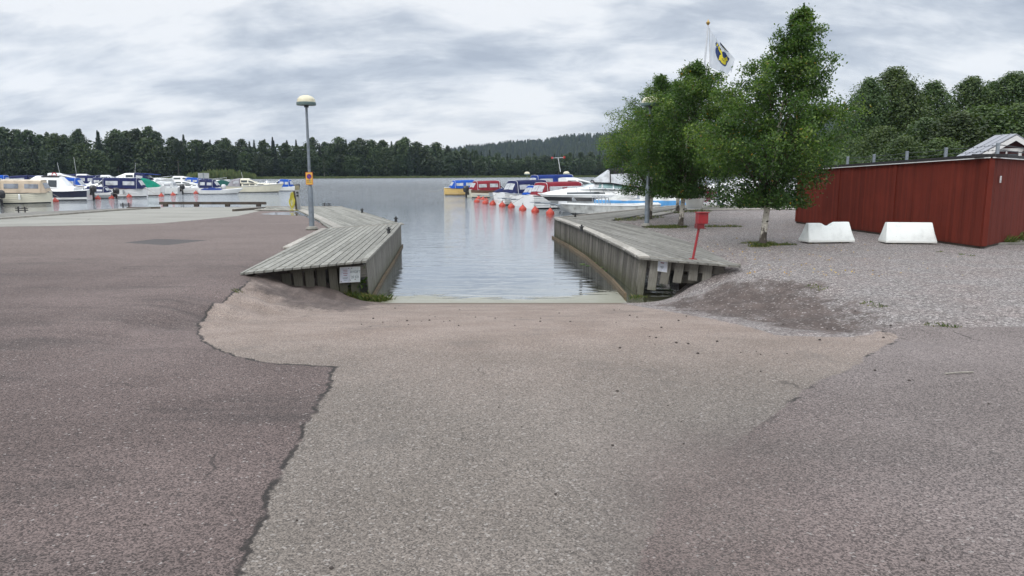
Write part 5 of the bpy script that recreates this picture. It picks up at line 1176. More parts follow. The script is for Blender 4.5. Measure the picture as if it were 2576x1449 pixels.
for s in (-1, 1): b = MB(); b.lathe([(.16, 0), (.17, .02), (.12, .03)], 16, M=Matrix.Translation((8.0, s * (hb(8 / L_) * .98), F_ * .74)) @ Matrix.Rotation(-s * math.pi / 2, 4, 'X')); b.build('porthole', M['rail'], r)
# dirty grey boat and covered boat along the dock
r = place('old_motorboat', 'dirty grey white hull with blunt bow and bow rail, moored against the right dock', GR, 1649, 546, 179)
fz, hb = hull_parts(r, 5.3, 2.0, .74, [(.3, 'boot_dark'), (9, 'gel_dirty')], rake=.9, sheer=.10, rub='gel_white', deck='gel_dirty')
railing(r, fz, hb, 5.3, .50, .68, .45)
b = MB(); b.box((5.5, 0, .86), (.5, .25, .1)); b.build('bow_roller', M['alu'], r)
r = place('covered_boat', 'long covered boat under a dirty white tarpaulin with a broad sky blue band', GR, 1750, 539, 179); Lc = 6.5
fz, hb = hull_parts(r, Lc, 2.4, .6, [(.06, 'boot_dark'), (9, 'gel_dirty')], rub='gel_grey', deck='gel_dirty', sheer=.1)
hs = []
for x, zt_ in ((.1, 1.6), (2.0, 1.7), (3.6, 1.6), (4.6, 1.3), (5.6, 1.0), (6.3, .96)):
    w = max(.15, hb(x / Lc)) + .04; hs.append((x, w, w * .6, .88, zt_))
o, rg = house(r, 'tarpaulin', 'gel_dirty', hs, rad=.3); toppane(o, rg, 2, 'cv_navy', .2, 'hatch'); pane(o, rg, 2, 'both', .1, .6, .25, .85, 'vinyl_dim')
hs = [(x, max(.15, hb(x / Lc)) + .07, max(.15, hb(x / Lc)) + .05, .50, .90) for x in (.05, 1.5, 3.0, 4.2, 5.4, 6.4)]; house(r, 'tarpaulin_band', 'cv_sky', hs, rad=.02)
# white boats glimpsed under the birches
GB = 'white boats beyond the birches'
cabin_boat('white cruiser with dark hull band seen between the birch trunks', GB, 1795, 517, 4, 8.2, 2.8, 1.5, 'gel_white', .7, bands=[(.06, 'boot_dark'), (.45, 'gel_grey'), (.72, 'gel_black'), (9, 'gel_white')], cx=(.2, .55, .92))
canopy_boat('low white dinghy afloat in front of the dark banded cruiser', GB, 1880, 520.5, 178, 3.3, 1.5, .38, 'gel_white', None, shield=True, xb=.4)
cabin_boat('white cabin boat right of the right birch trunk', GB, 1925, 515, 3, 6.8, 2.5, 1.2, 'gel_white', .6, cx=(.2, .55, .92))
canopy_boat('white boat with pale lilac grey canvas next to the red enclosure', GB, 2010, 516, 178, 5.0, 2.1, .75, 'gel_white', 'cv_white', H=1.0, xa=.1, xb=.5, aft=.6)
cabin_boat('white motorboat half hidden by the flower planter', GB, 1870, 514, 178, 6.8, 2.5, 1.2, 'gel_white', .65, cx=(.2, .55, .92))
# ------------------------------------------------------------------ pontoons, booms, buoys
def pontoon(pts, w, label):
    r = tag(empty('pontoon', (0, 0, 0)), label, 'pontoon'); mb = MB()
    a, b_ = pts; d = (b_ - a).normalized(); n = Vector((-d.y, d.x, 0)) * w / 2; planks(mb, [a + n, b_ + n, b_ - n, a - n], math.atan2(d.y, d.x) + math.pi / 2, .3, .015, -.72, -.66, 9); mb.build('deck', M['dock_dark'], r)
    L = (b_ - a).length; k = 0
    while k * 5 < L:
        c = a + d * (k * 5 + 1); b = MB(); b.box((0, 0, -.92), (w * .9, 2.2, .42), 0, Matrix.Translation((c.x, c.y, 0)) @ Matrix.Rotation(math.atan2(d.y, d.x) - math.pi / 2, 4, 'Z')); b.build('float', M['concrete'], r); k += 1
pontoon((Vector((-50, 52, 0)), Vector((-37.5, 128, 0))), 2.2, 'long floating pontoon between the two rows of boats on the left')
pontoon((Vector((12.5, 52, 0)), Vector((-.5, 98, 0))), 2.0, 'floating pontoon behind the boats of the right channel side')
def buoy(u, v, label, s=1.0, flat=False):
    q = P(u, v, WATER); r = tag(empty('mooring_buoy', q), label, 'buoy', 'orange mooring buoys'); R = .27 * s
    b = MB(); b.lathe([(R * .6, -.25), (R * .95, -.12), (R, -.02), (R, .08 * s), (R * .9, .13 * s), (R * .3, .30 * s), (R * .16, .36 * s)], 18); b.build('float', M['buoy'], r, smooth=True)
    b = MB(); b.tube([(0, 0, .34 * s), (0, 0, .46 * s)], .022, 6); b.build('eye', M['iron'], r); r.rotation_euler = (rnd.uniform(-.12, .12), rnd.uniform(-.12, .12), 0); return r
def boom(u, v, hd, L, label):
    q = P(u, v, WATER); r = tag(empty('mooring_boom', q, math.radians(hd)), label, 'mooring boom', 'mooring booms between the boats'); b = MB(); b.tube([(0, 0, .56), (L, 0, .5)], .04, 6); b.tube([(0, 0, .56), (L, .5, .48)], .025, 5); b.build('arm', M['galv'], r)
    b = MB(); b.box((0, 0, .60), (.7, .3, .04)); b.build('end_plate', M['galv'], r)
near = ['at the left frame edge beside the black outboard', 'below the beige canopy, left one of two', 'below the beige canopy, right one of two', 'between the cream boat stern and the navy hull', 'just right of the pilothouse boat outboard', 'in front of the bow of the small striped runabout', 'in front of the stern of the small striped runabout',
        'before the white clinker boat with the navy canopy', 'between the two black outboards', 'left of the black outboard beside the green tarpaulin boat', 'at the white tip of the low speedboat', 'before the middle of the steep navy canopy boat', 'under the white outboard', 'before the dark green covered boat', 'below the grey canopied cruiser, left one of two', 'below the grey canopied cruiser, right one of two', 'before the last white cabin boat, left of its larger neighbour', 'round one before the last white cabin boat', 'farthest right at the end of the left pontoon']
pos = [(17.5, 511), (59, 510), (77.4, 510), (139.7, 507.5), (232.5, 501), (246.5, 501), (280, 499), (325.4, 496), (435.7, 491.5), (406, 494), (492.8, 487.5), (529.4, 487.5), (550.4, 486), (584, 484), (611, 482), (635, 481.5), (711, 479), (720, 478.5), (740.4, 476.5)]
for (u, v), t in zip(pos, near): buoy(u, v, 'orange buoy ' + t, 1.0)
nearR = ['at the left of the right hand cluster, under the brown boat stern', 'upper one of the cluster behind the front pair', 'small far one just right of the brown boat stern', 'front one left of the cluster middle', 'half hidden behind the cluster middle', 'front right one of the cluster', 'back right one of the cluster', 'before the ladder of the tall navy canopy boat', 'before the slim bright blue canopy boat', 'tucked under the burgundy canopy boat stern', 'under the bow of the big white cruiser', 'farthest right, before the dirty grey bow']
posR = [(1199.7, 508.5), (1215, 503), (1204.6, 500.5), (1221, 512), (1223, 506), (1239.4, 514.5), (1245.5, 511), (1263.5, 518.5), (1286.3, 521.5), (1315, 527.5), (1346.5, 532), (1384, 537.5)]
for (u, v), t in zip(posR, nearR): buoy(u, v, 'orange buoy ' + t, 1.0 if v > 506 else .9)
for (u, v, hd, L, t) in ((17, 509, 176, 5, 'galvanised boom beside the outboard at the left edge'), (246, 500, 172, 5, 'galvanised boom beside the striped runabout'), (529, 486.5, 176, 5, 'galvanised boom before the steep navy canopy boat'), (635, 481, 10, 4, 'galvanised boom before the cream cruiser'), (1200, 507.5, 16, 5, 'galvanised boom over the right hand buoy cluster'), (1263, 517.5, 20, 5, 'galvanised boom beside the swim ladder boat'), (1286, 520.5, 20, 5, 'galvanised boom before the slim blue canopy boat'), (1346, 531, 14, 5, 'galvanised boom under the big cruiser bow'), (1384, 536.5, 8, 4, 'short boom before the dirty grey bow')): boom(u, v, hd, L, t)
# sign boards at the pontoon ends
for u, v, Y, c, t in ((512, 437, 104, 'gel_grey', 'pair of pale sign boards at the far end of the left pontoon'), (1241, 466, 98, 'gel_brown', 'pair of dark sign boards at the far end of the right pontoon')):
    q = at_depth(u, v + 5, Y); r = tag(empty('sign_boards', (q.x, Y, 0)), t, 'sign'); zc = q.z
    for s in (-1, 1): b = MB(); b.box((s * .42, 0, zc), (.66, .04, .75)); b.build('board', M['gel_grey'] if u < 600 else M['galvdark'], r)
    b = MB(); b.tube([(0, 0, -1.2), (0, 0, zc + .4)], .05, 6); b.build('post', M['galv'], r)
# water lilies
o_ = None
for k, (u, v) in enumerate([(1465, 664), (1478, 668), (1500, 661), (1512, 672), (1524, 665), (1539, 676), (1521, 680), (1552, 672)]):
    q = P(u, v, WATER + .008); b = MB(); R = rnd.uniform(.06, .11); a0 = rnd.uniform(0, 6)
    vs = [(0, 0, .002)] + [(R * math.cos(a0 + t), R * math.sin(a0 + t), .002 + .004 * math.sin(5 * t)) for t in [2 * math.pi * (.04 + .92 * i / 14) for i in range(15)]]
    b.tint = rnd.random(); b.add(vs, [(0, i, i + 1) for i in range(1, 15)]); o = b.build('lily_pad', M['weed'], None, loc=q); tag(o, 'small floating lily pad beside the slatted wall of the right dock', 'lily pad', 'lily pads by the right dock')
# ------------------------------------------------------------------ vegetation
FARWOOD = 1
def bark_birch():
    m = NT('birch_bark'); o = m.obj(); z = m.n('SeparateXYZ', i0=o).outputs[2]
    n1 = m.noise(m.mapping(o, (6, 6, 22)), 1.0, 4, .6); n2 = m.noise(m.mapping(o, (9, 9, 4)), 1.6, 5, .7)
    c = m.mix(m.sstep(n1, .40, .7), (.60, .57, .50), (.40, .36, .30))
    c = m.mix(m.sstep(m.noise(m.mapping(o, (5, 5, 16)), .9, 3), .60, .66), c, (.03, .027, .025))
    low = m.sstep(m.math('ADD', z, m.math('MULTIPLY', m.math('SUBTRACT', n2, .5), 1.3)), .46, .26)
    c = m.mix(low, c, m.mix(n2, (.035, .03, .027), (.10, .085, .07)))
    return m.done(m.bsdf(c, .85, normal=m.bump(n2, .6, .01), spec=.2))
M['birch'] = bark_birch()
M['twig'] = plain('birch_twigs', (.07, .045, .035), .8); M['bark'] = plain('grey_bark', (.10, .085, .07), .9, 0, .4, 3)
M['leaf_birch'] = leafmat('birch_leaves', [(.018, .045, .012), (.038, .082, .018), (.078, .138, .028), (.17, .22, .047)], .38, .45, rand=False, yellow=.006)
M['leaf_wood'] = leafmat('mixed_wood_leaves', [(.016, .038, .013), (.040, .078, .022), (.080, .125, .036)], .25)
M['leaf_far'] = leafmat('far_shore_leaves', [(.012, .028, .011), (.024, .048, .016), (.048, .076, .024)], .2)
M['needle'] = leafmat('dark_needles', [(.010, .024, .012), (.016, .034, .016), (.026, .046, .020)], .1)
def birch(base, H, R, leanx, nleaf, label, seed, low=.95, spread=1.0, sat=.68):
    g = np.random.default_rng(seed); rr = random.Random(seed)
    t = tag(empty('birch_tree', base), label, 'tree', 'young birches by the gravel yard')
    def axis(z): f = z / H; return Vector((leanx * f ** 1.4 + .03 * math.sin(z * 1.6), .04 * math.sin(z * 2.0), z))
    b = MB(); zs = [0, .06, .25, .6, 1.0, 1.5, 2.2, 3.0, 3.9, 4.8, H - .35, H - .02]; zs = [z for z in zs if z < H]
    rad = [max(.006, .088 * (1 - z / H) ** .9 + (.035 if z < .05 else (.012 if z < .2 else 0))) for z in zs]
    b.tube([axis(z) for z in zs], rad, 14); b.build('trunk', M['birch'], t, smooth=True)
    def env(f): # crown radius over height fraction of the crown
        return R * spread * (min(1, (f + .02) / .24) ** .62) * min(1, (max(0, 1 - f) / sat)) ** .95
    br = MB(); tips = []; crown_h = H - low
    nb = 96
    for k in range(nb):
        f = (k + .5) / nb; f = f ** 1.05; zc = low + crown_h * f; th = k * 2.399 + rr.uniform(-.4, .4); e = env(f) * rr.uniform(.66, 1.22) + .03
        z0 = max(low * .92, zc - e * rr.uniform(.45, .85)); p0 = axis(z0); out = Vector((math.cos(th), math.sin(th), 0)); up = e * rr.uniform(.5, .9) * (1 if f > .12 else .1)
        p3 = axis(zc) + out * e; p3.z = min(H - .04, z0 + up + e * .15 + (crown_h * .02)); p1 = p0 + out * e * .35 + Vector((0, 0, (p3.z - p0.z) * .5)); p2 = p0 + out * e * .72 + Vector((0, 0, (p3.z - p0.z) * .9))
        if f < .2: p3.z -= .10 + rr.random() * .18
        r0 = .022 * (1 - f) + .008; br.tube([p0, p1, p2, p3], [r0, r0 * .7, r0 * .45, .003], 5)
        tips.append((p0, p1, p2, p3, e, f)); p3.z = max(p3.z, low + .08)
        for j in range(4):
            s = rr.uniform(.35, .95); q = p0.lerp(p3, s) if s < .5 else p1.lerp(p3, s); dd = (out + Vector((rr.uniform(-1, 1), rr.uniform(-1, 1), rr.uniform(-.5, .6)))).normalized() * (.05 + .34 * e)
            br.tube([q, q + dd * .6, q + dd + Vector((0, 0, -.05))], [.006, .004, .002], 4); tips.append((q, q + dd * .4, q + dd * .75, q + dd, .25 * e + .08, f))
    br.build('branches', M['twig'], t)
    w = np.array([(tt[4] + .035) * (1.25 if len(tips) else 1) for tt in tips]); w /= w.sum(); idx = g.choice(len(tips), nleaf, p=w)
    T = np.array([[list(q) for q in tt[:4]] for tt in tips]); fr = np.array([tt[5] for tt in tips])[idx]; s = g.random(nleaf) ** .7; T = T[idx]
    seg = np.minimum(2, (s * 3).astype(int)); lt = s * 3 - seg; ar = np.arange(nleaf); P0 = T[ar, seg]; P1 = T[ar, seg + 1]; C = P0 + (P1 - P0) * lt[:, None]
    sig = (.055 + .075 * (1 - fr))[:, None]; C = C + g.normal(size=(nleaf, 3)) * sig; C[:, 2] -= np.abs(g.normal(size=nleaf)) * .06; C[:, 2] = np.where(C[:, 2] < low - .16, low - .16 + g.random(nleaf) * .3, C[:, 2])
    # a few long hanging sprays at the bottom and upright wisps at the top
    N = g.normal(size=(nleaf, 3)); N[:, 2] += .35; cx = np.array([axis(z)[0] for z in C[:, 2].clip(0, H)]); rad_ = np.hypot(C[:, 0] - cx, C[:, 1])
    tint = .16 + .36 * (C[:, 2] - low) / crown_h + .22 * (rad_ / R) ** 1.5 + g.normal(size=nleaf) * .17 + .10 * np.sin(C[:, 0] * 4 + C[:, 2] * 3); tint = tint.clip(0, .985); y = g.random(nleaf); tint[y < .005] = 1.0  # crown highlights and inner shade put into leaf tint: paler high and outside
    sz = .031 * g.uniform(.65, 1.3, nleaf)
    nf = nleaf // 7; fz_ = g.random(nf) ** .85; aa = g.random(nf) * 6.283; ee = np.array([env(f) for f in fz_]) * g.random(nf) ** .5 * .92; ax = np.array([axis(low + crown_h * f)[0] for f in fz_])
    Cf = np.stack([ax + ee * np.cos(aa), ee * np.sin(aa), low + crown_h * fz_ + g.normal(size=nf) * .05], 1); C = np.concatenate([C, Cf]); N = np.concatenate([N, g.normal(size=(nf, 3)) + (0, 0, .3)])
    tint = np.concatenate([tint, (.30 + g.normal(size=nf) * .15).clip(0, .98)]); sz = np.concatenate([sz, .034 * g.uniform(.75, 1.3, nf)])
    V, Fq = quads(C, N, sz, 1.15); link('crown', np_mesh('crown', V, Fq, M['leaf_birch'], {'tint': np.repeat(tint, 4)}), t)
    return t
bA = P(1918, 615); HA = at_depth(2010, 22, bA.y).z - LOT
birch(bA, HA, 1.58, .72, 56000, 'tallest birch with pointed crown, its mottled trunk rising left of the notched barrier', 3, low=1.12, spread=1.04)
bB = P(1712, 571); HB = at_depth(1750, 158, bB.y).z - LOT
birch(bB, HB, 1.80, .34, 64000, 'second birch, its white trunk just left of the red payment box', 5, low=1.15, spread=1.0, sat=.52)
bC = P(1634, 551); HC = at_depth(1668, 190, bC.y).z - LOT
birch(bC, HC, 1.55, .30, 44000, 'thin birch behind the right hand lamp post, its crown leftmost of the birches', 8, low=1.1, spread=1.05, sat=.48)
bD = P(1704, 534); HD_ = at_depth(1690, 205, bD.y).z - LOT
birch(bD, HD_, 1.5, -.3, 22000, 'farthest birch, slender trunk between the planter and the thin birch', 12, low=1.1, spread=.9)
# grass tufts and weeds
M['grass'] = leafmat('grass_blades', [(.035, .065, .015), (.06, .10, .022), (.12, .14, .04), (.20, .17, .07)], .3, rand=False)
def grass(name, label, spots, h=.12, mat='grass'):
    V = []; Fq = []; T = []
    for (x, y, z, r, n) in spots:
        for _ in range(n):
            a = rnd.uniform(0, 6.28); d = r * math.sqrt(rnd.random()); px, py = x + d * math.cos(a) * 1.3, y + d * math.sin(a) * .7; pz_ = float(height(px, py)) if z is None else z
            hh = h * rnd.uniform(.3, 1.2) * (1 - .5 * d / r); b0 = rnd.uniform(0, 6.28); w = .007; lx, ly = rnd.gauss(0, .5) * hh, rnd.gauss(0, .5) * hh; k = len(V)
            V += [(px - w * math.cos(b0), py - w * math.sin(b0), pz_), (px + w * math.cos(b0), py + w * math.sin(b0), pz_), (px + lx * .5 + w * .6, py + ly * .5, pz_ + hh * .7), (px + lx, py + ly, pz_ + hh)]
            Fq.append((k, k + 1, k + 2, k + 3)); T += [rnd.random()] * 4
    o = link(name, np_mesh(name, V, np.array(Fq), M[mat], {'tint': T})); tag(o, label, 'grass', None, 'stuff'); return o
sp_ = [(bA.x + rnd.gauss(.15, .35), bA.y + rnd.gauss(-.05, .25), None, .22, 190) for _ in range(9)]
grass('grass', 'grass and moss tuft round the foot of the tallest birch', sp_, .09)
sp_ = [(bB.x + rnd.gauss(.0, .75), bB.y + rnd.gauss(-.1, .25), None, .32, 260) for _ in range(11)]
grass('grass', 'dark grass patch round the trunk left of the payment box', sp_, .10)
sp_ = [(P(u, v).x, P(u, v).y, None, .4, 150) for u, v in ((1640, 548), (1610, 552), (1570, 555), (1690, 536), (1730, 534), (1765, 532), (1790, 524), (1825, 523), (1850, 522))]
grass('grass', 'thin weeds along the back edge of the gravel under the birches', sp_, .16)
sp_ = [(q.x, q.y, None, .08, 22) for q in [PH(*k) for k in ((2040, 719), (2055, 723), (2068, 728), (2178, 762), (2200, 768), (2215, 772), (2340, 817), (2372, 821), (2400, 823), (2365, 634), (2420, 641), (2445, 644), (592, 734), (600, 731))]]
grass('weeds', 'small green weeds poking through the gravel and the lot edge', sp_, .05)
q = fb; sp_ = [(q.x + .02, q.y - .28, None, .28, 420), (q.x + .22, q.y - .34, None, .25, 420), (q.x - .3, q.y - .2, None, .25, 260), (q.x + .36, q.y - .2, None, .18, 240)]
grass('grass', 'grass clump at the foot of the left dock corner', sp_, .20)
sp_ = [(ga.x - .12, ga.y - .45, None, .16, 260), (ga.x + .05, ga.y - .35, None, .14, 200)]
grass('grass', 'bright green weeds at the foot of the right dock corner', sp_, .16)
sp_ = [(P(2530 + k * 30, 612 - k * 9).x, P(2530 + k * 30, 612 - k * 9).y, None, .3, 220) for k in range(4)]
grass('grass', 'weeds along the short side of the red enclosure', sp_, .28)
C_ = rng.normal(size=(60, 3)) * (.12, .06, .16) + (fb.x - .18, fb.y - .06, -.74); C_[:, 2] = np.minimum(C_[:, 2], -.42); tag(link('leafy_weed', leafmesh('leafy_weed', C_, .045, M['weed'])), 'broad leaved weed growing out of the dark gap in the left dock front', 'weed', None, 'stuff')
# ---- far shore
def shore_y(x):     # distance of the far shoreline as a function of x (m)
    u = [(-400, 215), (-140, 235), (-95, 262), (-45, 290), (0, 318), (60, 345), (150, 350), (400, 340)]
    return float(np.interp(x, [k[0] for k in u], [k[1] for k in u]))
nx = 160; ny = 26; V = []; 
for j in range(ny + 1):
    for i in range(nx + 1):
        x = -520 + 1100 * i / nx; d = (j / ny) ** 1.6 * 600; y = shore_y(x) - 3 + d
        z = WATER - .25 + min(1.2, d * .16) + min(8, max(0, d - 12) * .05); V.append((x, y, z))
Fq = np.array([(j * (nx + 1) + i, j * (nx + 1) + i + 1, (j + 1) * (nx + 1) + i + 1, (j + 1) * (nx + 1) + i) for j in range(ny) for i in range(nx)])
M['shoreland'] = plain('shore_soil', (.045, .06, .022), .95, 0, .4, .02)
tag(link('far_shore', np_mesh('far_shore', V, Fq, M['shoreland'], smooth=True)), 'low wooded far shore of the lake', None, None, 'structure')
def crown_lobes(g, nl, H, R, low, shape):
    L = []
    for k in range(nl):
        f = (k + .5) / nl; z = low + (H - low) * f; e = shape(f) * R; a = k * 2.4 + g.uniform(-.5, .5); d = e * g.uniform(.35, .85)
        L.append((d * math.cos(a), d * math.sin(a), z, e * g.uniform(.34, .66) + R * .07))
    return L
def leafy(name, seed, H, R, n, size, mat, low=.08, nl=26, flat=.8, shape=None, trunkr=.22, birchy=False, open_=0.0):
    g = np.random.default_rng(seed); shape = shape or (lambda f: (min(1, f / .25) ** .5) * (max(0, 1 - max(0, f - .35) / .68) ** .65))
    L = crown_lobes(g, nl, H * .97, R, H * low, shape); k = g.integers(0, nl, n); A = np.array(L)[k]; D = g.normal(size=(n, 3)); D /= np.linalg.norm(D, axis=1, keepdims=True)
    rr_ = A[:, 3] * (g.random(n) ** .62) * 1.12; C = A[:, :3] + D * rr_[:, None] * (1, 1, flat); N = D * .8 + g.normal(size=(n, 3)) * .5 + (0, 0, .3)
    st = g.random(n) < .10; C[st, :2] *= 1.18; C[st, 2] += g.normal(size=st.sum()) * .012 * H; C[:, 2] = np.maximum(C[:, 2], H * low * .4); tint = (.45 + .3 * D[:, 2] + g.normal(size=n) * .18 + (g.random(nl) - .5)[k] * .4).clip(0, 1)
    V, Fq = quads(C, N, size * g.uniform(.6, 1.4, n), 1.0); crown = np_mesh(name + '_crown', V, Fq, M[mat], {'tint': np.repeat(tint, 4)})
    b = MB(); b.tube([(0, 0, -.5), (.1, 0, H * .4), (0, .1, H * .85)], [trunkr, trunkr * .7, trunkr * .2], 7)
    for k in range(7):
        l = L[int(k * nl / 7)]; b.tube([(0, 0, max(.3, l[2] - R * .5)), (l[0] * .9, l[1] * .9, l[2])], [trunkr * .35, trunkr * .1], 5)
    return crown, b
def conifer(name, seed, H, R, n, size, mat, pine=False):
    g = np.random.default_rng(seed); f = g.random(n) ** (1.35 if not pine else .6); 
    if pine: f = .45 + .55 * f
    z = .6 + (H - .6) * f; tier = np.floor(z / (H / 17)); ph = (z / (H / 17)) - tier
    e = R * (1 - f) ** (.85) * (.62 + .45 * (1 - ph)) + .12 if not pine else R * np.sqrt(np.clip(1 - ((f - .72) / .30) ** 2, 0.02, 1)) * g.uniform(.6, 1, n)
    a = g.random(n) * 6.283; d = e * g.random(n) ** .5; C = np.stack([d * np.cos(a), d * np.sin(a), z - d * .35 * (0 if pine else 1)], 1)
    N = np.stack([np.cos(a) * .5, np.sin(a) * .5, np.ones(n)], 1) + g.normal(size=(n, 3)) * .45
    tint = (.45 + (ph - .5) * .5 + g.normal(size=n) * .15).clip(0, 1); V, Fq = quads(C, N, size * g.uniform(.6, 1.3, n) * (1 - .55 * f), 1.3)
    b = MB(); b.tube([(0, 0, -.5), (0, 0, H * .97)], [.2, .02], 6)
    return np_mesh(name + '_crown', V, Fq, M[mat], {'tint': np.repeat(tint, 4)}), b
far_protos = []
def proto(kind, cm, tb, bark='bark'):
    r = empty(kind, (0, 0, -500)); link('crown', cm, r); tb.build('trunk', M[bark], r, smooth=True); return r
bsf = lambda f: (min(1, f / .2) ** .6) * (max(0, 1 - max(0, f - .35) / .67) ** .5)
bs = lambda f: (min(1, f / .2) ** .6) * (max(0, 1 - max(0, f - .3) / .72) ** .62)
FT = []
for k, (H, R, n) in enumerate([(17, 4.6, 3600), (19, 5.0, 4000), (15, 4.8, 3400), (20, 4.2, 3600), (12, 4.4, 3000)]):
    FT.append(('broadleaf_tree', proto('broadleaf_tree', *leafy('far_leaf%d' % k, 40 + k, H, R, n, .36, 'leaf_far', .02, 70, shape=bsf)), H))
for k, (H, R, n) in enumerate([(19, 2.9, 2400), (16, 2.7, 2200), (22, 3.2, 2600)]):
    FT.append(('spruce_tree', proto('spruce_tree', *conifer('far_spruce%d' % k, 60 + k, H, R, n, .55, 'needle')), H))
FT.append(('pine_tree', proto('pine_tree', *conifer('far_pine', 70, 19, 3.0, 1600, .5, 'leaf_far', True)), 19))
FT.append(('birch_tree', proto('birch_tree', *leafy('far_birch', 80, 21, 2.8, 1500, .34, 'leaf_far', .25, 40, shape=bs, trunkr=.14), bark='birch'), 21))
used = set()
# skyline of the wood in the photograph (u, v of the tree tops)
SKY = [(-300, 300), (0, 318), (60, 322), (100, 325), (150, 330), (180, 342), (230, 322), (300, 325), (420, 331), (520, 346), (600, 350), (660, 343), (740, 350), (800, 352), (860, 345), (930, 354), (1000, 352), (1060, 356), (1130, 362), (1200, 376), (1300, 384), (1400, 385), (1500, 380), (1600, 374), (2300, 372)]
sx_, sv_ = [k[0] for k in SKY], [k[1] for k in SKY]
stretch = [(0, 330, 'far wood above the left moored boats'), (330, 620, 'far wood above the green tarpaulin'), (620, 800, 'far wood behind reeds and parking sign'), (800, 1080, 'far wood just right of the lamp'), (1080, 1320, 'far wood over the yellow boat'), (1320, 2600, 'far wood below the distant hill'), (-900, 0, 'far wood at the left edge')]
rows = [(2, 4.6, .50, .86), (8, 4.4, .80, .98), (16, 4.4, .90, 1.04)]
cnt = 0
for ri, (dd, sp, f0, f1) in enumerate(rows):
    u = -480 if ri else -460
    while u < 1620:
        x0 = (u - CX) / F0 * 300; 
        for _ in range(4): Y = shore_y(x0) + dd; x0 = (u - CX) / F0 * Y
        Y += rnd.uniform(-2.5, 2.5); ztop = EYE + (HOR - np.interp(u, sx_, sv_)) / F0 * Y; zb = WATER + 1.0 + (.5 if ri else 0); 
        want = (ztop - zb) * rnd.uniform(f0, f1) * (1.07 if rnd.random() < .1 and ri == 2 else 1)
        q = rnd.random(); cf = .32 if u < 1150 else .46
        if ri == 2 and q < cf * .7: kk = rnd.choice([5, 6, 7])
        elif q < cf: kk = rnd.choice([5, 6, 7, 8])
        elif q > .95: kk = 9
        else: kk = rnd.choice([0, 1, 2, 3, 4])
        kind, pr, H = FT[kk]; s = want / H; hs = max(s, .78) * rnd.uniform(.9, 1.15)
        if kind != 'broadleaf_tree': hs = s * rnd.uniform(.95, 1.2)
        reg = next((t for a, b_, t in stretch if a <= u < b_), 'along the far shore'); front = ('in the front row', 'in the middle row', 'on the skyline')[ri]
        nm = {'broadleaf_tree': 'leafy tree', 'spruce_tree': 'dark pointed spruce', 'pine_tree': 'open crowned pine', 'birch_tree': 'slim pale birch'}[kind]
        lab = '%s %s, %s' % (nm, front, reg); grp = '%s %s %s' % (nm, front, reg)
        if kk in used: o = dup(pr, (x0, Y, zb - .4), rnd.uniform(0, 6.28), (hs, hs, s))
        else: o = pr; o.location = (x0, Y, zb - .4); o.rotation_euler = (0, 0, rnd.uniform(0, 6.28)); o.scale = (hs, hs, s); used.add(kk)
        tag(o, lab, 'tree', grp); cnt += 1
        u += sp / Y * F0 * rnd.uniform(.75, 1.25) * (1.0 if cnt < 10000 else 1)
print('far trees', cnt)
for kk in range(len(FT)):
    if kk not in used:
        pr = FT[kk][1]
        for c in list(pr.children): bpy.data.objects.remove(c)
        bpy.data.objects.remove(pr)
# dense undergrowth and inner wood closing the gaps between the trunks
n = 60000; X = rng.uniform(-330, 190, n); D = rng.random(n) ** 1.4 * 34 + 3; Yb = np.array([shore_y(x) for x in X]); U = CX + F0 * X / Yb; top = EYE + (HOR - np.interp(U, sx_, sv_)) / F0 * Yb
Z = WATER + .9 + rng.random(n) ** 1.3 * np.minimum(top - WATER - 3.5, 3 + D * .8); C_ = np.stack([X, Yb + D, Z], 1)
tag(link('undergrowth', leafmesh('undergrowth', C_, .7, M['leaf_far'], tint=rng.random(n) * .6, N=rng.normal(size=(n, 3)) + (0, -.6, .5))), 'dense undergrowth filling the far wood between the trees', 'undergrowth', None, 'stuff')
# reeds
M['reed'] = leafmat('reeds', [(.04, .062, .016), (.065, .09, .025), (.10, .11, .04)], .2, rand=False)
n = 9000; U = rng.uniform(300, 1640, n); dens = (U > 480) & (U < 650); V_ = []; keep = []
X = (U - CX) / F0; Yb = np.array([shore_y(x * 300) for x in X]) - 2.5; hgt = np.where(dens, 1.2 + 1.0 * np.sin((U - 480) / 170 * 3.14), .55) * rng.uniform(.5, 1.1, n); off = rng.random(n) * np.where(dens, 8, 4)
C_ = np.stack([X * (Yb - off), Yb - off, WATER + hgt * rng.random(n)], 1); 
N = np.stack([rng.normal(size=n) * .3, -np.ones(n), rng.normal(size=n) * .3], 1)
Vq = []; w = .35
Vv = np.stack([C_ + (-w, 0, 0) * 1, C_ + (w, 0, 0), C_ + np.stack([np.full(n, w * .6), np.zeros(n), hgt * .5], 1), C_ + np.stack([np.full(n, -w * .3), np.zeros(n), hgt * .6], 1)], 1).reshape(-1, 3)
tag(link('reeds', np_mesh('reeds', Vv, np.arange(n * 4).reshape(n, 4), M['reed'], {'tint': np.repeat(rng.random(n), 4)})), 'bright green reed bank along the far waterline', 'reeds', None, 'stuff')
# rocks on the far shore
RK = plain('shore_rock', (.22, .18, .15), .9, 0, .3, 1)
for k, (u, w) in enumerate(((1395, 3.2), (1445, 2.6), (1530, 3.0), (1555, 2.2))):
    x = (u - CX) / F0 * 340; Y = shore_y(x) - 3.5; b = MB(); 
    for j in range(3): b.lathe([(w * .5, 0), (w * .48, .3), (w * .3, .62), (w * .1, .72)], 9, c=(j * w * .5, rnd.uniform(-.3, .3), -.1 * j))
    o = b.build('shore_rock', RK, None, loc=((u - CX) / F0 * Y, Y, WATER - .05)); tag(o, 'low pale rock at the far waterline, %s of four' % ('first from the left', 'second from the left', 'third from the left', 'fourth from the left')[k], 'rock', 'rocks on the far waterline')
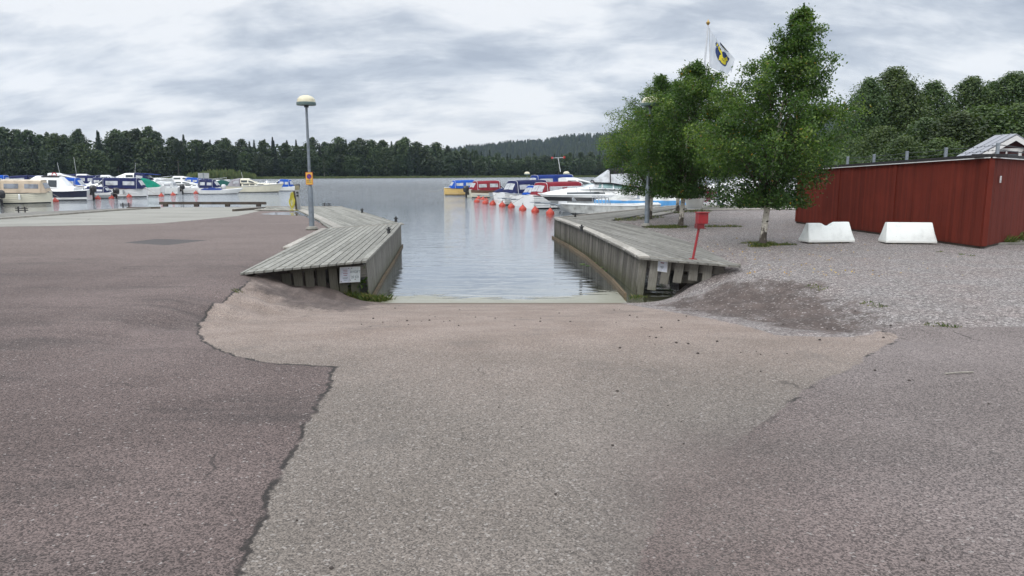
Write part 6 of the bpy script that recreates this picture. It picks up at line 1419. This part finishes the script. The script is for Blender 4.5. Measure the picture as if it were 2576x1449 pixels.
# ---- hill
nx, ny = 130, 30; V = []
HS = [(-600, 0), (-330, 0), (-160, 28), (-90, 44), (0, 50), (60, 54), (120, 60), (230, 70), (420, 86), (600, 96), (900, 110), (1600, 110)]
def hill_z(x, d): return -2 + float(np.interp(x, [k[0] for k in HS], [k[1] for k in HS])) * float(ss(np.array(d / 420))) * (1 + .04 * math.sin(x * .013) + .02 * math.sin(x * .05 + d * .02))
for j in range(ny + 1):
    for i in range(nx + 1):
        x = -700 + 2500 * i / nx; d = 560 * j / ny; V.append((x, 1150 + d, hill_z(x, d)))
Fq = np.array([(j * (nx + 1) + i, j * (nx + 1) + i + 1, (j + 1) * (nx + 1) + i + 1, (j + 1) * (nx + 1) + i) for j in range(ny) for i in range(nx)])
M['hillsoil'] = plain('hill_ground', (.025, .04, .02), .95, 0, .3, .01)
tag(link('hill', np_mesh('hill', V, Fq, M['hillsoil'], smooth=True)), 'distant wooded hill', None, None, 'structure')
n = 15000; X = rng.uniform(-300, 1500, n); D = rng.uniform(20, 430, n); Z = np.array([hill_z(a, b_) for a, b_ in zip(X, D)]); h = rng.uniform(9, 17, n); Vv = []; r0 = rng.uniform(2.2, 4.2, n)
for k in range(3):
    a = k * 2.094 + rng.random(n) * .5; nxk = np.stack([np.cos(a), np.sin(a)], 1); 
    A = np.stack([X + nxk[:, 0] * r0, 1150 + D + nxk[:, 1] * r0, Z], 1); B = np.stack([X - nxk[:, 0] * r0, 1150 + D - nxk[:, 1] * r0, Z], 1)
    T1 = np.stack([X - nxk[:, 0] * r0 * .22, 1150 + D, Z + h], 1); T2 = np.stack([X + nxk[:, 0] * r0 * .22, 1150 + D, Z + h * .97], 1); Vv.append(np.stack([A, B, T1, T2], 1))
Vv = np.concatenate(Vv).reshape(-1, 3); m4 = len(Vv) // 4
tag(link('forest', np_mesh('forest', Vv, np.arange(m4 * 4).reshape(m4, 4), M['leaf_far'], {'tint': np.repeat(np.tile(rng.random(n), 3), 4)})), 'far off spruce forest covering the blue hill', 'forest', None, 'stuff')
# ---- near wood on the right behind the enclosure
NW = []
for k, (H, R, n) in enumerate([(13, 4.0, 20000), (12, 4.2, 20000), (9, 3.9, 15000), (10.5, 3.3, 15000)]):
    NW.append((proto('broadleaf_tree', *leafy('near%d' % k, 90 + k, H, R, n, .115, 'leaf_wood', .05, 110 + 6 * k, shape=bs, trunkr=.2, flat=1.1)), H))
used2 = set()
spots = [(2090, 330, 78, 1, 'lowest tree at the left end of the wood behind the enclosure'), (2130, 280, 72, 3, 'slim tree left of the tallest near tree'), (2190, 195, 66, 0, 'left half of the tallest near tree group above the red enclosure'), (2250, 168, 68, 0, 'tallest near tree with rounded top above the red enclosure'), (2285, 205, 66, 3, 'right flank tree of the tallest near group'),
         (2350, 204, 70, 3, 'narrow tree in the gap right of the tallest near group'), (2385, 260, 74, 1, 'lower tree right of the narrow gap tree'), (2445, 192, 72, 0, 'airy round topped tree above the pale cottage roof'), (2500, 205, 76, 3, 'thin tree top between the airy tree and the frame edge tree'), (2550, 180, 70, 0, 'large tree at the right frame edge'), (2610, 185, 70, 1, 'large tree just cut by the right frame edge'),
         (2330, 300, 56, 2, 'dense low tree above the middle of the enclosure'), (2410, 285, 54, 2, 'dense low tree left of the cottage roof'), (2480, 270, 56, 2, 'dense low tree behind the cottage gable'), (2560, 265, 56, 2, 'dense low tree at the right edge behind the cottage'), (2220, 320, 58, 2, 'low leafy tree above the left part of the enclosure'), (2150, 350, 62, 2, 'low bushy tree touching the right side of the tallest birch'), (2275, 345, 52, 2, 'brownish low tree behind the wire posts'), (2370, 350, 50, 2, 'lowest shrubby tree behind the wire posts near the cottage')]
for u, v, Y, k, lb in spots:
    q = at_depth(u, v, Y); zb = float(height(q.x, Y)) - .3; pr, H = NW[k]; s = (q.z - zb) / H; hs = s * rnd.uniform(1.0, 1.25) * (1.25 if k == 2 else 1)
    if k in used2: o = dup(pr, (q.x, Y, zb), rnd.uniform(0, 6), (hs, hs, s))
    else: o = pr; o.location = (q.x, Y, zb); o.scale = (hs, hs, s); used2.add(k)
    tag(o, lb, 'tree', 'leafy trees behind the red enclosure')
n = 34000; U = rng.uniform(2080, 2760, n); Y = rng.uniform(48, 86, n); X = (U - CX) / F0 * Y; Zg = height(X, Y); C_ = np.stack([X, Y, Zg + rng.random(n) * (2.2 + (Y - 48) * .09)], 1)
tag(link('undergrowth', leafmesh('undergrowth', C_, .15, M['leaf_wood'], tint=rng.random(n) * .7)), 'tangled undergrowth below the trees behind the red enclosure', 'undergrowth', None, 'stuff')
# ------------------------------------------------------------------ sky, sun, camera
SUN_EL, SUN_AZ = 38.0, -150.0      # degrees; azimuth from +Y towards +X: high, behind left of the camera
w = bpy.data.worlds.new('World'); scn.world = w; w.use_nodes = True; nt = w.node_tree; nt.nodes.clear()
class WN(NT):
    def __init__(s, nt): s.nt = nt
m = WN(nt)
out = nt.nodes.new('ShaderNodeOutputWorld'); d = m.n('TexCoord').outputs['Generated']; sp = m.n('SeparateXYZ', i0=d); z = sp.outputs[2]
sky = nt.nodes.new('ShaderNodeTexSky'); sky.sky_type = 'NISHITA'; sky.sun_disc = False; sky.sun_elevation = math.radians(SUN_EL); sky.sun_rotation = math.radians(SUN_AZ)
sky.air_density = 1.2; sky.dust_density = 2.0
zc = m.math('MAXIMUM', z, 0.0); den = m.math('ADD', zc, .42)
pv = m.n('CombineXYZ', X=m.math('DIVIDE', sp.outputs[0], den), Y=m.math('DIVIDE', sp.outputs[1], den), Z=0.0).outputs[0]
n1 = m.noise(m.mapping(pv, (1.3, 2.2, 1), (0, 0, .15)), 1.2, 8, .58, .2); n2 = m.noise(m.mapping(pv, (1.0, 2.6, 1), (0, 0, -.1)), 4.2, 6, .6, .4); n3 = m.noise(m.mapping(pv, (1.3, 2.0, 1)), .6, 3, .5)
c = m.math('ADD', m.math('ADD', m.math('MULTIPLY', n1, .66), m.math('MULTIPLY', n2, .22)), m.math('MULTIPLY', n3, .26))
cl = m.ramp(c, [(.0, (.33, .38, .48)), (.455, (.43, .48, .57)), (.505, (.56, .61, .69)), (.55, (.74, .78, .84)), (.605, (.93, .95, .98)), (1, (1.02, 1.02, 1.03))])
hb_ = m.sstep(z, .09, .0); cl = m.mix(m.math('MULTIPLY', hb_, .35), cl, (.70, .75, .82))
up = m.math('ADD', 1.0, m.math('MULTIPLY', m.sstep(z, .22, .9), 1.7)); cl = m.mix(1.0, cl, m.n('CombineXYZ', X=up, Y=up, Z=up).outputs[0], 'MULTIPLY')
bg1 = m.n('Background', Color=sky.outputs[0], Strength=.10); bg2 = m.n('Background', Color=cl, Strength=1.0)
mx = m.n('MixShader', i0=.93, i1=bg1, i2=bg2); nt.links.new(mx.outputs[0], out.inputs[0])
sl = bpy.data.lights.new('sun', 'SUN'); sl.energy = 1.5; sl.angle = math.radians(24); sl.color = (1, .965, .92)
so = bpy.data.objects.new('sun', sl); COL.objects.link(so)
az, el = math.radians(SUN_AZ), math.radians(SUN_EL)
dirv = Vector((math.sin(az) * math.cos(el), math.cos(az) * math.cos(el), math.sin(el))); so.rotation_euler = dirv.to_track_quat('Z', 'Y').to_euler()
# haze
HAZE = 0.00008
if HAZE:
    b = MB(); b.box((250, 800, 130), (3400, 2400, 266)); 
    mt = bpy.data.materials.new('haze_air'); mt.use_nodes = True; mt.node_tree.nodes.clear(); o_ = mt.node_tree.nodes.new('ShaderNodeOutputMaterial'); v_ = mt.node_tree.nodes.new('ShaderNodeVolumePrincipled')
    v_.inputs['Density'].default_value = HAZE; v_.inputs['Color'].default_value = (.66, .80, 1.0, 1); v_.inputs['Anisotropy'].default_value = .2; mt.node_tree.links.new(v_.outputs[0], o_.inputs['Volume'])
    hz_ = b.build('haze', mt); tag(hz_, 'thin air haze over the lake', 'haze', None, 'stuff')
cd = bpy.data.cameras.new('camera'); cam = bpy.data.objects.new('camera', cd); COL.objects.link(cam); scn.camera = cam
cam.location = (0, 0, EYE); cam.rotation_euler = (math.pi / 2 - PITCH, 0, 0); cd.sensor_width = 36; cd.lens = 36 * F0 / 2576; cd.clip_start = .05; cd.clip_end = 6000
scn.render.resolution_x = 1024; scn.render.resolution_y = 576
vs = scn.view_settings; vs.view_transform = 'Standard'; vs.look = 'None'; vs.gamma = 1; vs.exposure = 0
scn.cycles.max_bounces = 6; scn.cycles.transparent_max_bounces = 8; scn.cycles.volume_bounces = 1
